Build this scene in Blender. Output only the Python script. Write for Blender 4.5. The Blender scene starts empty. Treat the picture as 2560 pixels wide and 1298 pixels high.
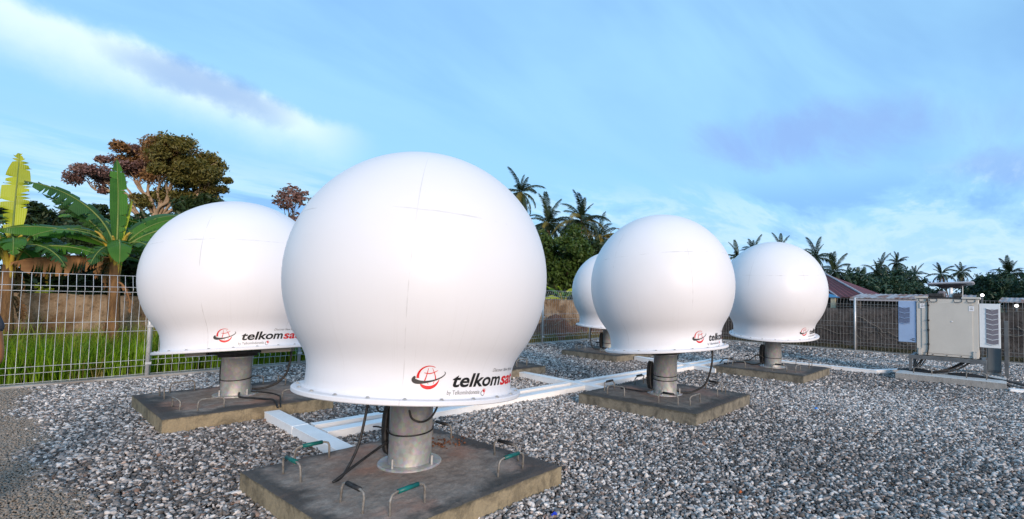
import bpy, bmesh, math, random
import numpy as np
from mathutils import Vector, Matrix, Euler

random.seed(7)
rng = np.random.default_rng(7)
R = math.radians
PI = math.pi
scene = bpy.context.scene
COL = scene.collection

# ------------------------------------------------------------------ camera
# ground axes: X runs along the long fence (away to the right), Y runs across the site (away to the left)
cam_d = bpy.data.cameras.new('camera')
cam = bpy.data.objects.new('camera', cam_d)
COL.objects.link(cam)
right = Vector((0.6455, -0.7634, 0.0247))
fwd = Vector((0.7623, 0.6455, 0.0478))
right.normalize(); fwd.normalize()
up = right.cross(fwd).normalized()
right = fwd.cross(up).normalized()
M = Matrix((right, up, -fwd)).transposed().to_4x4()
M.translation = (0, 0, 1.5)
cam.matrix_world = M
cam_d.sensor_width = 36
cam_d.lens = 1256.1 / 2560 * 36
cam_d.shift_x = -(1427.0 - 1280) / 2560
cam_d.shift_y = (679.6 - 649) / 2560
cam_d.clip_start = 0.05
cam_d.clip_end = 2000
scene.camera = cam

# ------------------------------------------------------------------ sun and sky
SUN_DIR = Vector((-0.42, -0.86, 0.25)).normalized()      # towards the sun: low, behind the camera and to its right
sun_d = bpy.data.lights.new('sun', 'SUN')
sun_d.energy = 1.85
sun_d.angle = R(20)
sun_d.color = (1.0, 0.785, 0.62)
sun = bpy.data.objects.new('sun', sun_d)
COL.objects.link(sun)
sun.rotation_euler = SUN_DIR.to_track_quat('Z', 'Y').to_euler()
sun.location = (0, -20, 30)

scene.view_settings.view_transform = 'Standard'
scene.view_settings.look = 'None'
scene.view_settings.gamma = 1
scene.view_settings.use_curve_mapping = False
scene.view_settings.exposure = 0.98
scene.cycles.use_denoising = True
scene.cycles.max_bounces = 6


class NT:
    """small helper round a node tree"""
    def __init__(self, tree):
        self.t = tree
        self.n = tree.nodes
    def add(self, kind, ins=None, **props):
        nd = self.n.new(kind)
        for k, v in props.items():
            setattr(nd, k, v)
        for k, v in (ins or {}).items():
            s = nd.inputs[k]
            if isinstance(v, bpy.types.NodeSocket):
                self.t.links.new(v, s)
            else:
                s.default_value = v
        return nd
    def math(self, op, a, b=0.0, c=0.0, clamp=False):
        return self.add('ShaderNodeMath', {0: a, 1: b, 2: c}, operation=op, use_clamp=clamp).outputs[0]
    def vmath(self, op, a, b=(0, 0, 0)):
        nd = self.add('ShaderNodeVectorMath', {0: a, 1: b}, operation=op)
        return nd.outputs['Value'] if op in ('DOT_PRODUCT', 'LENGTH') else nd.outputs[0]
    def step(self, v, a, b, c=0.0, d=1.0):
        return self.add('ShaderNodeMapRange', {'Value': v, 'From Min': a, 'From Max': b, 'To Min': c, 'To Max': d},
                        interpolation_type='SMOOTHSTEP').outputs[0]
    def mix(self, f, a, b, blend='MIX'):
        nd = self.n.new('ShaderNodeMix')
        nd.data_type = 'RGBA'
        nd.blend_type = blend
        for i, v in ((0, f), (6, a), (7, b)):
            if isinstance(v, bpy.types.NodeSocket):
                self.t.links.new(v, nd.inputs[i])
            else:
                nd.inputs[i].default_value = (*v, 1) if isinstance(v, tuple) and len(v) == 3 else v
        return nd.outputs[2]
    def noise(self, vec, scale, detail=4, rough=0.55, dist=0.0, w=None):
        d = '4D' if w is not None else '3D'
        ins = {'Vector': vec, 'Scale': scale, 'Detail': detail, 'Roughness': rough, 'Distortion': dist}
        if w is not None:
            ins['W'] = w
        return self.add('ShaderNodeTexNoise', ins, noise_dimensions=d).outputs[0]
    def ramp(self, f, stops):
        nd = self.add('ShaderNodeValToRGB', {0: f})
        cr = nd.color_ramp
        while len(cr.elements) < len(stops):
            cr.elements.new(0.5)
        for e, (p, c) in zip(cr.elements, stops):
            e.position = p
            e.color = (*c, 1) if len(c) == 3 else c
        return nd.outputs[0]
    def map(self, vec, scale=(1, 1, 1), rot=(0, 0, 0), loc=(0, 0, 0)):
        return self.add('ShaderNodeMapping', {'Vector': vec, 'Scale': scale, 'Rotation': rot, 'Location': loc}).outputs[0]


world = bpy.data.worlds.new('World')
scene.world = world
world.use_nodes = True
wt = NT(world.node_tree)
wt.n.clear()
sky = wt.add('ShaderNodeTexSky', sky_type='NISHITA')
sky.sun_disc = False
sky.sun_elevation = math.asin(SUN_DIR.z)
sky.sun_rotation = math.atan2(SUN_DIR.x, SUN_DIR.y)
sky.air_density = 1.0
sky.dust_density = 0.6
sky.ozone_density = 1.5
d = wt.add('ShaderNodeTexCoord').outputs['Generated']
sx = wt.add('ShaderNodeSeparateXYZ', {0: d})
zz = wt.math('ADD', wt.math('MAXIMUM', sx.outputs[2], 0.0), 0.12)
px = wt.math('DIVIDE', sx.outputs[0], zz)
py = wt.math('DIVIDE', sx.outputs[1], zz)
pl = wt.add('ShaderNodeCombineXYZ', {0: px, 1: py, 2: 0.0}).outputs[0]
base = wt.mix(1.0, sky.outputs[0], (0.68, 0.93, 1.35), 'MULTIPLY')
# a thin high veil everywhere, streaked along one wind direction
veil_n = wt.noise(wt.map(pl, (0.55, 1.5, 1), (0, 0, R(32))), 0.9, 5, 0.55, 0.4)
el = sx.outputs[2]
veil_f = wt.math('ADD', wt.step(veil_n, 0.28, 0.68, 0.42, 1.0), wt.step(el, 0.30, 0.02, 0.0, 0.32), clamp=True)
c1 = wt.mix(veil_f, base, (1.95, 3.75, 5.5))
# soft warm white towards the horizon
c1 = wt.mix(wt.step(el, 0.20, -0.02, 0.0, 0.70), c1, (3.5, 4.6, 5.9))
# the long bright bank of cloud with one crisp edge
t = wt.vmath('DOT_PRODUCT', d, (-0.12, 0.35, -0.929))
wob = wt.noise(wt.map(d, (6, 6, 6)), 2.2, 6, 0.6)
t2 = wt.math('ADD', t, wt.math('MULTIPLY', wt.math('SUBTRACT', wob, 0.5), 0.05))
edge = wt.step(t2, -0.020, 0.006)
fall = wt.step(t2, 0.10, 0.0)
along = wt.math('MULTIPLY', wt.step(sx.outputs[0], 0.47, 0.32), wt.step(sx.outputs[1], 0.70, 0.85))
band = wt.math('MULTIPLY', wt.math('MULTIPLY', edge, fall), along)
c1 = wt.mix(wt.math('MULTIPLY', band, 0.95), c1, (4.3, 5.3, 5.6))
# its shaded underside: one long grey-blue patch
dd = wt.vmath('SUBTRACT', d, (0.215, 0.925, 0.311))
s1 = wt.math('DIVIDE', wt.vmath('DOT_PRODUCT', dd, (0.965, -0.20, -0.17)), 0.10)
s2 = wt.math('DIVIDE', wt.vmath('DOT_PRODUCT', dd, (0.12, -0.35, 0.929)), 0.024)
s2 = wt.math('ADD', s2, wt.math('MULTIPLY', wt.math('SUBTRACT', wob, 0.5), 2.6))
rr = wt.math('ADD', wt.math('MULTIPLY', s1, s1), wt.math('MULTIPLY', s2, s2))
c1 = wt.mix(wt.math('MULTIPLY', wt.step(rr, 2.2, 0.0), 0.72), c1, (1.55, 2.55, 4.5))
# two feathered lilac-grey sheets in the middle heights, away to the right
for (cd_, e1_, ra, rb_, amt) in (((0.925, 0.235, 0.285), (0.30, -0.95, -0.03), 0.24, 0.055, 0.70), ((0.975, -0.03, 0.205), (-0.03, -0.99, 0.05), 0.12, 0.030, 0.60)):
    dq = wt.vmath('SUBTRACT', d, cd_)
    q1 = wt.math('DIVIDE', wt.vmath('DOT_PRODUCT', dq, e1_), ra)
    q2 = wt.math('DIVIDE', wt.vmath('DOT_PRODUCT', dq, (-0.28, -0.07, 0.955)), rb_)
    g_n = wt.noise(wt.map(pl, (0.42, 1.05, 1), (0, 0, R(-30)), (3.1, 2.2, 0)), 2.4, 8, 0.64, 0.4)
    qr = wt.math('ADD', wt.math('ADD', wt.math('MULTIPLY', q1, q1), wt.math('MULTIPLY', q2, q2)), wt.math('MULTIPLY', wt.math('SUBTRACT', g_n, 0.5), -4.5))
    c1 = wt.mix(wt.math('MULTIPLY', wt.step(qr, 1.5, -0.4), amt), c1, (1.55, 2.45, 4.7))
# broken low cloud: blue gaps and white edges in flat streaks near the horizon
lo_n = wt.noise(wt.map(pl, (0.34, 0.80, 1), (0, 0, R(-42)), (7.3, 1.2, 0)), 1.5, 9, 0.62, 0.35)
lo_b = wt.step(el, 0.235, 0.17)
gap = wt.math('MULTIPLY', wt.step(lo_n, 0.54, 0.66), lo_b)
c1 = wt.mix(wt.math('MULTIPLY', gap, 0.62), c1, (1.15, 2.5, 5.3))
rim = wt.math('MULTIPLY', wt.math('MULTIPLY', wt.step(lo_n, 0.42, 0.50), wt.step(lo_n, 0.56, 0.50)), lo_b)
c1 = wt.mix(wt.math('MULTIPLY', rim, 0.38), c1, (4.0, 5.1, 5.8))
bg = wt.add('ShaderNodeBackground', {0: c1, 1: 0.1})
wo = wt.add('ShaderNodeOutputWorld', {0: bg.outputs[0]})

# ------------------------------------------------------------------ material helpers
def new_mat(name):
    m = bpy.data.materials.new(name)
    m.use_nodes = True
    nt = NT(m.node_tree)
    b = nt.n['Principled BSDF']
    return m, nt, b

def setp(nt, b, **kw):
    for k, v in kw.items():
        k = {'base': 'Base Color', 'rough': 'Roughness', 'metal': 'Metallic', 'normal': 'Normal', 'spec': 'Specular IOR Level',
             'emit': 'Emission Color', 'emits': 'Emission Strength', 'sss': 'Subsurface Weight', 'coat': 'Coat Weight'}.get(k, k)
        s = b.inputs[k]
        if isinstance(v, bpy.types.NodeSocket):
            nt.t.links.new(v, s)
        else:
            s.default_value = (*v, 1) if isinstance(v, tuple) and len(v) == 3 and s.type == 'RGBA' else v

def bump(nt, h, strength=0.3, dist=0.01):
    return nt.add('ShaderNodeBump', {'Height': h, 'Strength': strength, 'Distance': dist}).outputs[0]

def noisy(name, c1, c2, scale=6.0, rough=0.8, metal=0.0, bumps=0.3, bscale=None, dist=0.01, spec=0.3, stretch=(1, 1, 1), lo=0.35, hi=0.65, coords='Object'):
    m, nt, b = new_mat(name)
    co = nt.add('ShaderNodeTexCoord').outputs[coords]
    oi = nt.add('ShaderNodeObjectInfo').outputs['Random']
    w = nt.math('MULTIPLY', oi, 37.0)
    v = nt.map(co, stretch)
    n = nt.noise(v, scale, 6, 0.6, w=w)
    f = nt.step(n, lo, hi)
    setp(nt, b, base=nt.mix(f, c1, c2), rough=rough, metal=metal, spec=spec)
    if bumps:
        n2 = nt.noise(v, bscale or scale * 6, 4, 0.6)
        setp(nt, b, normal=bump(nt, n2, bumps, dist))
    return m

MAT = {}
# painted white fibreglass of the radomes
def make_dome_mat():
    m, nt, b = new_mat('white_fibreglass')
    co = nt.add('ShaderNodeTexCoord').outputs['Object']
    oi = nt.add('ShaderNodeObjectInfo').outputs['Random']
    w = nt.math('MULTIPLY', oi, 53.0)
    s = nt.add('ShaderNodeSeparateXYZ', {0: co})
    az = nt.math('ARCTAN2', s.outputs[1], s.outputs[0])
    cyl = nt.add('ShaderNodeCombineXYZ', {0: az, 1: s.outputs[2], 2: 0.0}).outputs[0]
    # broad faint mottling
    n0 = nt.noise(co, 1.6, 4, 0.5, w=w)
    col = nt.mix(nt.step(n0, 0.3, 0.75, 0, 1), (0.735, 0.725, 0.745), (0.70, 0.69, 0.705))
    # thin run marks below the widest line
    st = nt.noise(nt.map(cyl, (46, 1.1, 1)), 1.0, 5, 0.65, w=w)
    low = nt.step(s.outputs[2], 0.95, 0.25)
    col = nt.mix(nt.math('MULTIPLY', nt.step(st, 0.53, 0.78), nt.math('MULTIPLY', low, 0.24)), col, (0.50, 0.48, 0.45))
    # meridian seams and one level seam, wavering, seen as fine dirty lines
    wv = nt.math('MULTIPLY', nt.math('SUBTRACT', nt.noise(co, 3.0, 3, 0.6, w=w), 0.5), 0.03)
    mer = nt.math('ABSOLUTE', nt.math('SINE', nt.math('ADD', nt.math('MULTIPLY', az, 3.0), nt.math('ADD', wv, 0.42))))
    mer = nt.step(mer, 0.014, 0.004)
    hz = nt.math('ABSOLUTE', nt.math('SUBTRACT', nt.math('ADD', s.outputs[2], nt.math('MULTIPLY', wv, 1.3)), 1.24))
    hz = nt.step(hz, 0.007, 0.002)
    brk = nt.math('MULTIPLY', nt.step(nt.noise(co, 3.2, 4, 0.65, w=w), 0.46, 0.62), nt.step(nt.math('FRACT', nt.math('MULTIPLY', oi, 91.7)), 0.0, 1.0, 0.65, 1.0))
    line = nt.math('MULTIPLY', nt.math('MAXIMUM', mer, hz), brk)
    col = nt.mix(nt.math('MULTIPLY', line, 0.62), col, (0.36, 0.34, 0.33))
    # scuffs: rare short dark scratches
    sc = nt.noise(nt.map(co, (3, 3, 7), (0.5, 0.4, 0)), 3.2, 7, 0.72, 1.5, w=w)
    spot = nt.step(sc, 0.705, 0.75)
    col = nt.mix(nt.math('MULTIPLY', spot, 0.65), col, (0.33, 0.33, 0.34))
    setp(nt, b, base=col, rough=nt.step(n0, 0.3, 0.7, 0.36, 0.48), spec=0.35)
    h = nt.math('ADD', nt.math('MULTIPLY', line, -0.4), nt.math('MULTIPLY', nt.noise(co, 9, 3, 0.5), 0.3))
    setp(nt, b, normal=bump(nt, h, 0.10, 0.01))
    return m
MAT['dome'] = make_dome_mat()

def make_slab_mat(name, top_a, top_b, top_c, side_a, side_b, algae=0.86):
    m, nt, b = new_mat(name)
    co = nt.add('ShaderNodeTexCoord').outputs['Object']
    w = nt.math('MULTIPLY', nt.add('ShaderNodeObjectInfo').outputs['Random'], 71.0)
    s = nt.add('ShaderNodeSeparateXYZ', {0: co})
    nz = nt.add('ShaderNodeSeparateXYZ', {0: nt.add('ShaderNodeNewGeometry').outputs['True Normal']}).outputs[2]
    n1 = nt.noise(co, 2.3, 7, 0.62, 0.4, w=w)
    n2 = nt.noise(co, 11, 6, 0.65, w=w)
    n3 = nt.noise(co, 60, 4, 0.7)
    # top: washed brown middle, black algae growing in from the rim
    rim = nt.math('MAXIMUM', nt.math('ABSOLUTE', s.outputs[0]), nt.math('ABSOLUTE', s.outputs[1]))
    rim = nt.math('ADD', rim, nt.math('MULTIPLY', nt.math('SUBTRACT', n1, 0.5), 0.9))
    top = nt.mix(nt.step(n2, 0.35, 0.68), top_a, top_b)
    red = nt.math('MULTIPLY', nt.step(nt.noise(co, 1.7, 4, 0.5, w=nt.math('ADD', w, 9.0)), 0.48, 0.66), 0.7)
    top = nt.mix(red, top, top_c)
    top = nt.mix(nt.math('MULTIPLY', nt.step(rim, 0.60, 0.80), algae), top, (0.040, 0.039, 0.038))
    top = nt.mix(nt.math('MULTIPLY', nt.step(nt.noise(nt.map(co, (1, 3.2, 1), (0, 0, 0.6)), 3.1, 7, 0.7, 1.2, w=w), 0.64, 0.70), 0.55), top, (0.46, 0.44, 0.42))
    # sides: tan cast face with dark run marks from the top edge
    sv = nt.map(co, (5, 5, 4.2))
    ns = nt.noise(sv, 1.0, 10, 0.72, 0.9, w=w)
    side = nt.mix(nt.step(ns, 0.40, 0.66), side_a, side_b)
    side = nt.mix(nt.math('MULTIPLY', nt.math('ADD', nt.math('MULTIPLY', nt.step(nt.noise(nt.map(co, (22, 22, 5)), 1.0, 9, 0.78, 0.8, w=w), 0.52, 0.66), nt.step(nt.noise(co, 2.6, 4, 0.6, w=w), 0.38, 0.60)), nt.step(nt.math('ADD', s.outputs[2], nt.math('MULTIPLY', nt.math('SUBTRACT', n2, 0.5), 0.10)), 0.105, 0.135), clamp=True), 0.78), side, (0.055, 0.052, 0.036))
    col = nt.mix(nt.step(nz, 0.45, 0.75), side, top)
    col = nt.mix(nt.math('MULTIPLY', nt.step(n3, 0.30, 0.75), 0.35), col, (0.10, 0.095, 0.09))
    setp(nt, b, base=col, rough=0.88, spec=0.25)
    h = nt.math('ADD', nt.math('MULTIPLY', n2, 0.6), nt.math('MULTIPLY', n3, 0.35))
    setp(nt, b, normal=bump(nt, h, 0.55, 0.02))
    return m
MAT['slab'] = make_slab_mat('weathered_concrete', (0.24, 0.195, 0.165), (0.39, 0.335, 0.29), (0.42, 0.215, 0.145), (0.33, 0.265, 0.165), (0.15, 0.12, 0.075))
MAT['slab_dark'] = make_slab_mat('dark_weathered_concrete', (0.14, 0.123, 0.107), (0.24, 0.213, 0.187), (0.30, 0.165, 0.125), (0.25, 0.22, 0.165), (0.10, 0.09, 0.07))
MAT['slab_grey'] = make_slab_mat('grey_concrete', (0.50, 0.50, 0.49), (0.60, 0.60, 0.585), (0.52, 0.52, 0.51), (0.36, 0.355, 0.34), (0.27, 0.265, 0.255), 0.0)

def make_galv():
    m, nt, b = new_mat('galvanised_steel')
    co = nt.add('ShaderNodeTexCoord').outputs['Object']
    w = nt.math('MULTIPLY', nt.add('ShaderNodeObjectInfo').outputs['Random'], 17.0)
    n = nt.noise(nt.map(co, (1, 1, 0.5)), 7, 6, 0.65, 0.6, w=w)
    v = nt.add('ShaderNodeTexVoronoi', {'Vector': co, 'Scale': 40.0}).outputs['Color']
    col = nt.mix(nt.step(n, 0.35, 0.7), (0.40, 0.41, 0.41), (0.57, 0.565, 0.54))
    col = nt.mix(0.12, col, v, 'OVERLAY')
    setp(nt, b, base=col, metal=0.55, rough=nt.step(n, 0.3, 0.7, 0.42, 0.62))
    return m
MAT['galv'] = make_galv()
MAT['wire'] = noisy('zinc_wire', (0.62, 0.63, 0.63), (0.50, 0.51, 0.52), 3, 0.45, 0.35, 0)
MAT['black'] = noisy('black_rubber', (0.012, 0.012, 0.013), (0.03, 0.03, 0.031), 20, 0.5, 0, 0)
MAT['dark_metal'] = noisy('dark_painted_steel', (0.03, 0.03, 0.032), (0.06, 0.058, 0.055), 14, 0.55, 0.2, 0.1)
MAT['beige'] = noisy('beige_plastic', (0.42, 0.37, 0.30), (0.34, 0.30, 0.25), 6, 0.5, 0, 0.05)
MAT['bolt'] = noisy('dull_zinc_bolt', (0.48, 0.48, 0.47), (0.36, 0.35, 0.34), 30, 0.5, 0.5, 0)
MAT['rebar'] = noisy('grey_bent_bar', (0.30, 0.29, 0.27), (0.19, 0.165, 0.14), 30, 0.6, 0.35, 0.2)
MAT['green_grip'] = noisy('green_rubber_grip', (0.005, 0.13, 0.12), (0.01, 0.09, 0.085), 20, 0.4, 0, 0)
MAT['tray'] = noisy('white_cable_tray_paint', (0.86, 0.865, 0.87), (0.79, 0.79, 0.785), 3, 0.4, 0, 0.03)
MAT['print_red'] = noisy('red_print', (0.62, 0.012, 0.015), (0.55, 0.01, 0.012), 5, 0.4, 0, 0)
MAT['print_black'] = noisy('black_print', (0.010, 0.010, 0.010), (0.014, 0.013, 0.013), 5, 0.4, 0, 0)
MAT['print_grey'] = noisy('grey_print', (0.17, 0.17, 0.175), (0.2, 0.2, 0.2), 5, 0.4, 0, 0)
MAT['print_dark'] = noisy('charcoal_print', (0.03, 0.027, 0.027), (0.035, 0.03, 0.03), 5, 0.4, 0, 0)

# ------------------------------------------------------------------ mesh helpers
def link(o, parent=None):
    COL.objects.link(o)
    if parent is not None:
        o.parent = parent
    return o

def mesh(name, verts, faces, mats, smooth=False, fm=None):
    me = bpy.data.meshes.new(name)
    if isinstance(verts, np.ndarray):
        verts = verts.tolist()
    me.from_pydata(verts, [], faces)
    for mm in (mats if isinstance(mats, (list, tuple)) else [mats]):
        me.materials.append(mm)
    if fm is not None:
        me.polygons.foreach_set('material_index', fm)
    if smooth:
        me.polygons.foreach_set('use_smooth', [True] * len(me.polygons))
    me.update()
    return me

class MB:
    def __init__(self):
        self.v, self.f, self.m = [], [], []
    def add(self, verts, faces, mi=0):
        o = len(self.v)
        self.v += [tuple(p) for p in verts]
        self.f += [tuple(i + o for i in q) for q in faces]
        self.m += [mi] * len(faces)
        return self
    def box(self, x0, x1, y0, y1, z0, z1, mi=0, b=0.0):
        if b:
            bm = bmesh.new()
            bmesh.ops.create_cube(bm, size=1)
            for v in bm.verts:
                v.co = Vector(((x0 + x1) / 2 + v.co.x * (x1 - x0), (y0 + y1) / 2 + v.co.y * (y1 - y0), (z0 + z1) / 2 + v.co.z * (z1 - z0)))
            bmesh.ops.bevel(bm, geom=bm.edges[:], offset=b, segments=2, affect='EDGES', profile=0.5)
            bm.verts.index_update()
            self.add([v.co[:] for v in bm.verts], [[v.index for v in f.verts] for f in bm.faces], mi)
            bm.free()
            return self
        vs = [(x, y, z) for z in (z0, z1) for y in (y0, y1) for x in (x0, x1)]
        return self.add(vs, [(0, 2, 3, 1), (4, 5, 7, 6), (0, 1, 5, 4), (2, 6, 7, 3), (0, 4, 6, 2), (1, 3, 7, 5)], mi)
    def tube(self, pts, rad, n=8, mi=0, caps=True):
        pts = [Vector(p) for p in pts]
        k = len(pts)
        if not hasattr(rad, '__len__'):
            rad = [rad] * k
        vs, fs = [], []
        up0 = Vector((0, 0, 1))
        prev = None
        for i, p in enumerate(pts):
            tg = (pts[min(i + 1, k - 1)] - pts[max(i - 1, 0)]).normalized()
            if prev is None:
                a = tg.cross(up0)
                if a.length < 1e-3:
                    a = tg.cross(Vector((1, 0, 0)))
            else:
                a = prev - tg * prev.dot(tg)
            a.normalize()
            prev = a
            bb = tg.cross(a)
            for j in range(n):
                an = 2 * PI * j / n
                vs.append(p + (a * math.cos(an) + bb * math.sin(an)) * rad[i])
        for i in range(k - 1):
            for j in range(n):
                j2 = (j + 1) % n
                fs.append((i * n + j, i * n + j2, (i + 1) * n + j2, (i + 1) * n + j))
        if caps:
            fs.append(tuple(range(n - 1, -1, -1)))
            fs.append(tuple((k - 1) * n + j for j in range(n)))
        return self.add(vs, fs, mi)
    def lathe(self, prof, n=48, mi=0, mat=None):
        vs, fs = [], []
        for r, z in prof:
            for j in range(n):
                an = 2 * PI * j / n
                p = Vector((r * math.cos(an), r * math.sin(an), z))
                vs.append(mat @ p if mat is not None else p)
        for i in range(len(prof) - 1):
            for j in range(n):
                j2 = (j + 1) % n
                fs.append((i * n + j, i * n + j2, (i + 1) * n + j2, (i + 1) * n + j))
        return self.add(vs, fs, mi)
    def mesh(self, name, mats, smooth=False):
        return mesh(name, self.v, self.f, mats, smooth, self.m)
    def obj(self, name, mats, parent=None, smooth=False, loc=None):
        o = bpy.data.objects.new(name, self.mesh(name, mats, smooth))
        if loc:
            o.location = loc
        return link(o, parent)

def smooth_curve(pts, n=6):
    pts = [Vector(p) for p in pts]
    out = []
    for i in range(len(pts) - 1):
        p0, p1, p2, p3 = pts[max(i - 1, 0)], pts[i], pts[i + 1], pts[min(i + 2, len(pts) - 1)]
        for k in range(n):
            s = k / n
            out.append(0.5 * ((2 * p1) + (p2 - p0) * s + (2 * p0 - 5 * p1 + 4 * p2 - p3) * s * s + (3 * p1 - p0 - 3 * p2 + p3) * s ** 3))
    out.append(pts[-1])
    return out

def empty(name, loc, label, cat, group=None, rz=0.0):
    o = bpy.data.objects.new(name, None)
    o.location = loc
    o.rotation_euler = (0, 0, rz)
    o.empty_display_size = 0.2
    link(o)
    return tag(o, label, cat, group)

def tag(o, label=None, cat=None, group=None, kind=None):
    if label: o['label'] = label
    if cat: o['category'] = cat
    if group: o['group'] = group
    if kind: o['kind'] = kind
    return o

def inst(name, me, parent=None, mat=None):
    o = bpy.data.objects.new(name, me)
    link(o, parent)
    if mat is not None:
        o.matrix_local = mat
    return o

# ------------------------------------------------------------------ the layout
FENCE_Y = 10.76        # long fence on the left
FENCE_X = 17.93        # fence across the far end
WALL_Y = 13.9
WALL_X = 19.6
GZ = -0.03             # surface of the gravel bed
OUT_Z = -0.6           # land outside the old walls lies lower
SLAB = {  # centre, yaw, size x, size y, thickness
    'A': (2.233, 3.502, 0.029, 1.728, 1.668, 0.136), 'B': (2.181, 7.371, -0.014, 1.728, 1.701, 0.134),
    'C': (6.458, 3.630, 0.014, 1.757, 1.773, 0.143), 'D': (6.350, 7.561, -0.003, 1.73, 1.73, 0.138),
    'E': (10.755, 3.575, -0.022, 1.732, 1.76, 0.140), 'F': (10.551, 7.584, -0.006, 1.73, 1.70, 0.130)}
DOME = {  # axis x, y, flange height, lean x, lean y
    'A': (2.314, 3.600, 0.742, 0.084, 0.023), 'B': (2.215, 7.451, 0.726, 0.001, 0.107),
    'C': (6.425, 3.626, 0.810, -0.016, 0.085), 'D': (6.35, 7.561, 0.745, 0.0, 0.02),
    'E': (10.706, 3.538, 0.825, -0.087, -0.030), 'F': (10.552, 7.583, 0.767, 0.005, -0.044)}

# ------------------------------------------------------------------ ground
MAT['earth'] = noisy('dull_grass_and_earth', (0.05, 0.07, 0.022), (0.12, 0.095, 0.06), 0.25, 0.95, 0, 0.5, 3.0, 0.05, 0.1)
gr = MB().add([(-700, -700, OUT_Z), (900, -700, OUT_Z), (900, 900, OUT_Z), (-700, 900, OUT_Z)], [(0, 1, 2, 3)]).obj('ground', MAT['earth'])
tag(gr, kind='structure')

def make_bed():
    m, nt, b = new_mat('gravel_bed')
    co = nt.add('ShaderNodeTexCoord').outputs['Object']
    v = nt.add('ShaderNodeTexVoronoi', {'Vector': nt.map(co, (1, 1, 1)), 'Scale': 36.0, 'Randomness': 1.0})
    n = nt.noise(co, 1.3, 5, 0.6)
    cv = nt.add('ShaderNodeSeparateColor', {0: v.outputs['Color']}).outputs[0]
    col = nt.ramp(cv, [(0.0, (0.018, 0.017, 0.017)), (0.45, (0.045, 0.043, 0.042)), (0.8, (0.14, 0.133, 0.13)), (1.0, (0.34, 0.325, 0.32))])
    col = nt.mix(nt.step(v.outputs['Distance'], 0.35, 0.75), col, (0.03, 0.028, 0.028))  # shade in the gaps between stones, painted into the bed colour
    col = nt.mix(nt.math('MULTIPLY', nt.step(n, 0.55, 0.75), 0.35), col, (0.15, 0.11, 0.08))
    xs_ = nt.add('ShaderNodeSeparateXYZ', {0: co}).outputs[0]
    xs_ = nt.math('ADD', xs_, nt.math('MULTIPLY', nt.math('SUBTRACT', n, 0.5), 0.6))
    fine = nt.add('ShaderNodeTexNoise', {'Vector': co, 'Scale': 90.0, 'Detail': 5.0}).outputs[0]
    sand = nt.mix(nt.step(fine, 0.3, 0.7), (0.16, 0.135, 0.10), (0.26, 0.22, 0.165))
    col = nt.mix(nt.step(xs_, 0.62, 0.42), col, sand)
    setp(nt, b, base=col, rough=0.85, spec=0.25)
    h = nt.math('SUBTRACT', 1.0, v.outputs['Distance'])
    setp(nt, b, normal=bump(nt, h, 1.0, 0.03))
    return m
MAT['bed'] = make_bed()
bed = MB().box(-9, FENCE_X + 0.02, -20, FENCE_Y + 0.02, OUT_Z - 0.3, GZ).obj('gravel_yard', MAT['bed'])
tag(bed, kind='structure')

MAT['soil'] = noisy('damp_soil', (0.06, 0.045, 0.03), (0.12, 0.075, 0.045), 1.2, 0.95, 0, 0.8, 8, 0.04, 0.1)
st1 = MB().box(-9, WALL_X - 0.01, FENCE_Y + 0.03, WALL_Y - 0.01, OUT_Z - 0.3, -0.004).obj('grass_strip', MAT['soil'])
st2 = MB().box(FENCE_X + 0.03, WALL_X - 0.01, -20, FENCE_Y + 0.025, OUT_Z - 0.3, -0.006).obj('soil_strip', MAT['soil'])
tag(st1, kind='structure'); tag(st2, kind='structure')

# loose stones lying on the yard: far too many to count
def make_stone_mat():
    m, nt, b = new_mat('river_gravel')
    a = nt.add('ShaderNodeAttribute', attribute_name='tint', attribute_type='INSTANCER').outputs['Fac']
    a2 = nt.add('ShaderNodeAttribute', attribute_name='tint2', attribute_type='INSTANCER').outputs['Fac']
    co = nt.add('ShaderNodeTexCoord').outputs['Object']
    col = nt.ramp(a, [(0.0, (0.034, 0.031, 0.029)), (0.27, (0.110, 0.100, 0.094)), (0.50, (0.255, 0.232, 0.219)), (0.74, (0.51, 0.470, 0.445)), (1.0, (0.82, 0.775, 0.735))])
    warm = nt.step(a2, 0.95, 0.99)
    col = nt.mix(nt.math('MULTIPLY', warm, 0.5), col, (0.34, 0.18, 0.11))
    sd_ = nt.add('ShaderNodeAttribute', attribute_name='sandy', attribute_type='INSTANCER').outputs['Fac']
    col = nt.mix(nt.math('MULTIPLY', sd_, 0.6), col, (0.25, 0.205, 0.15))
    n = nt.noise(co, 2.2, 5, 0.65, w=nt.math('MULTIPLY', a2, 40.0))
    col = nt.mix(nt.math('MULTIPLY', nt.step(n, 0.4, 0.7), 0.4), col, (0.10, 0.095, 0.09))
    setp(nt, b, base=col, rough=0.62, spec=0.35)
    return m
MAT['stone'] = make_stone_mat()

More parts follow.
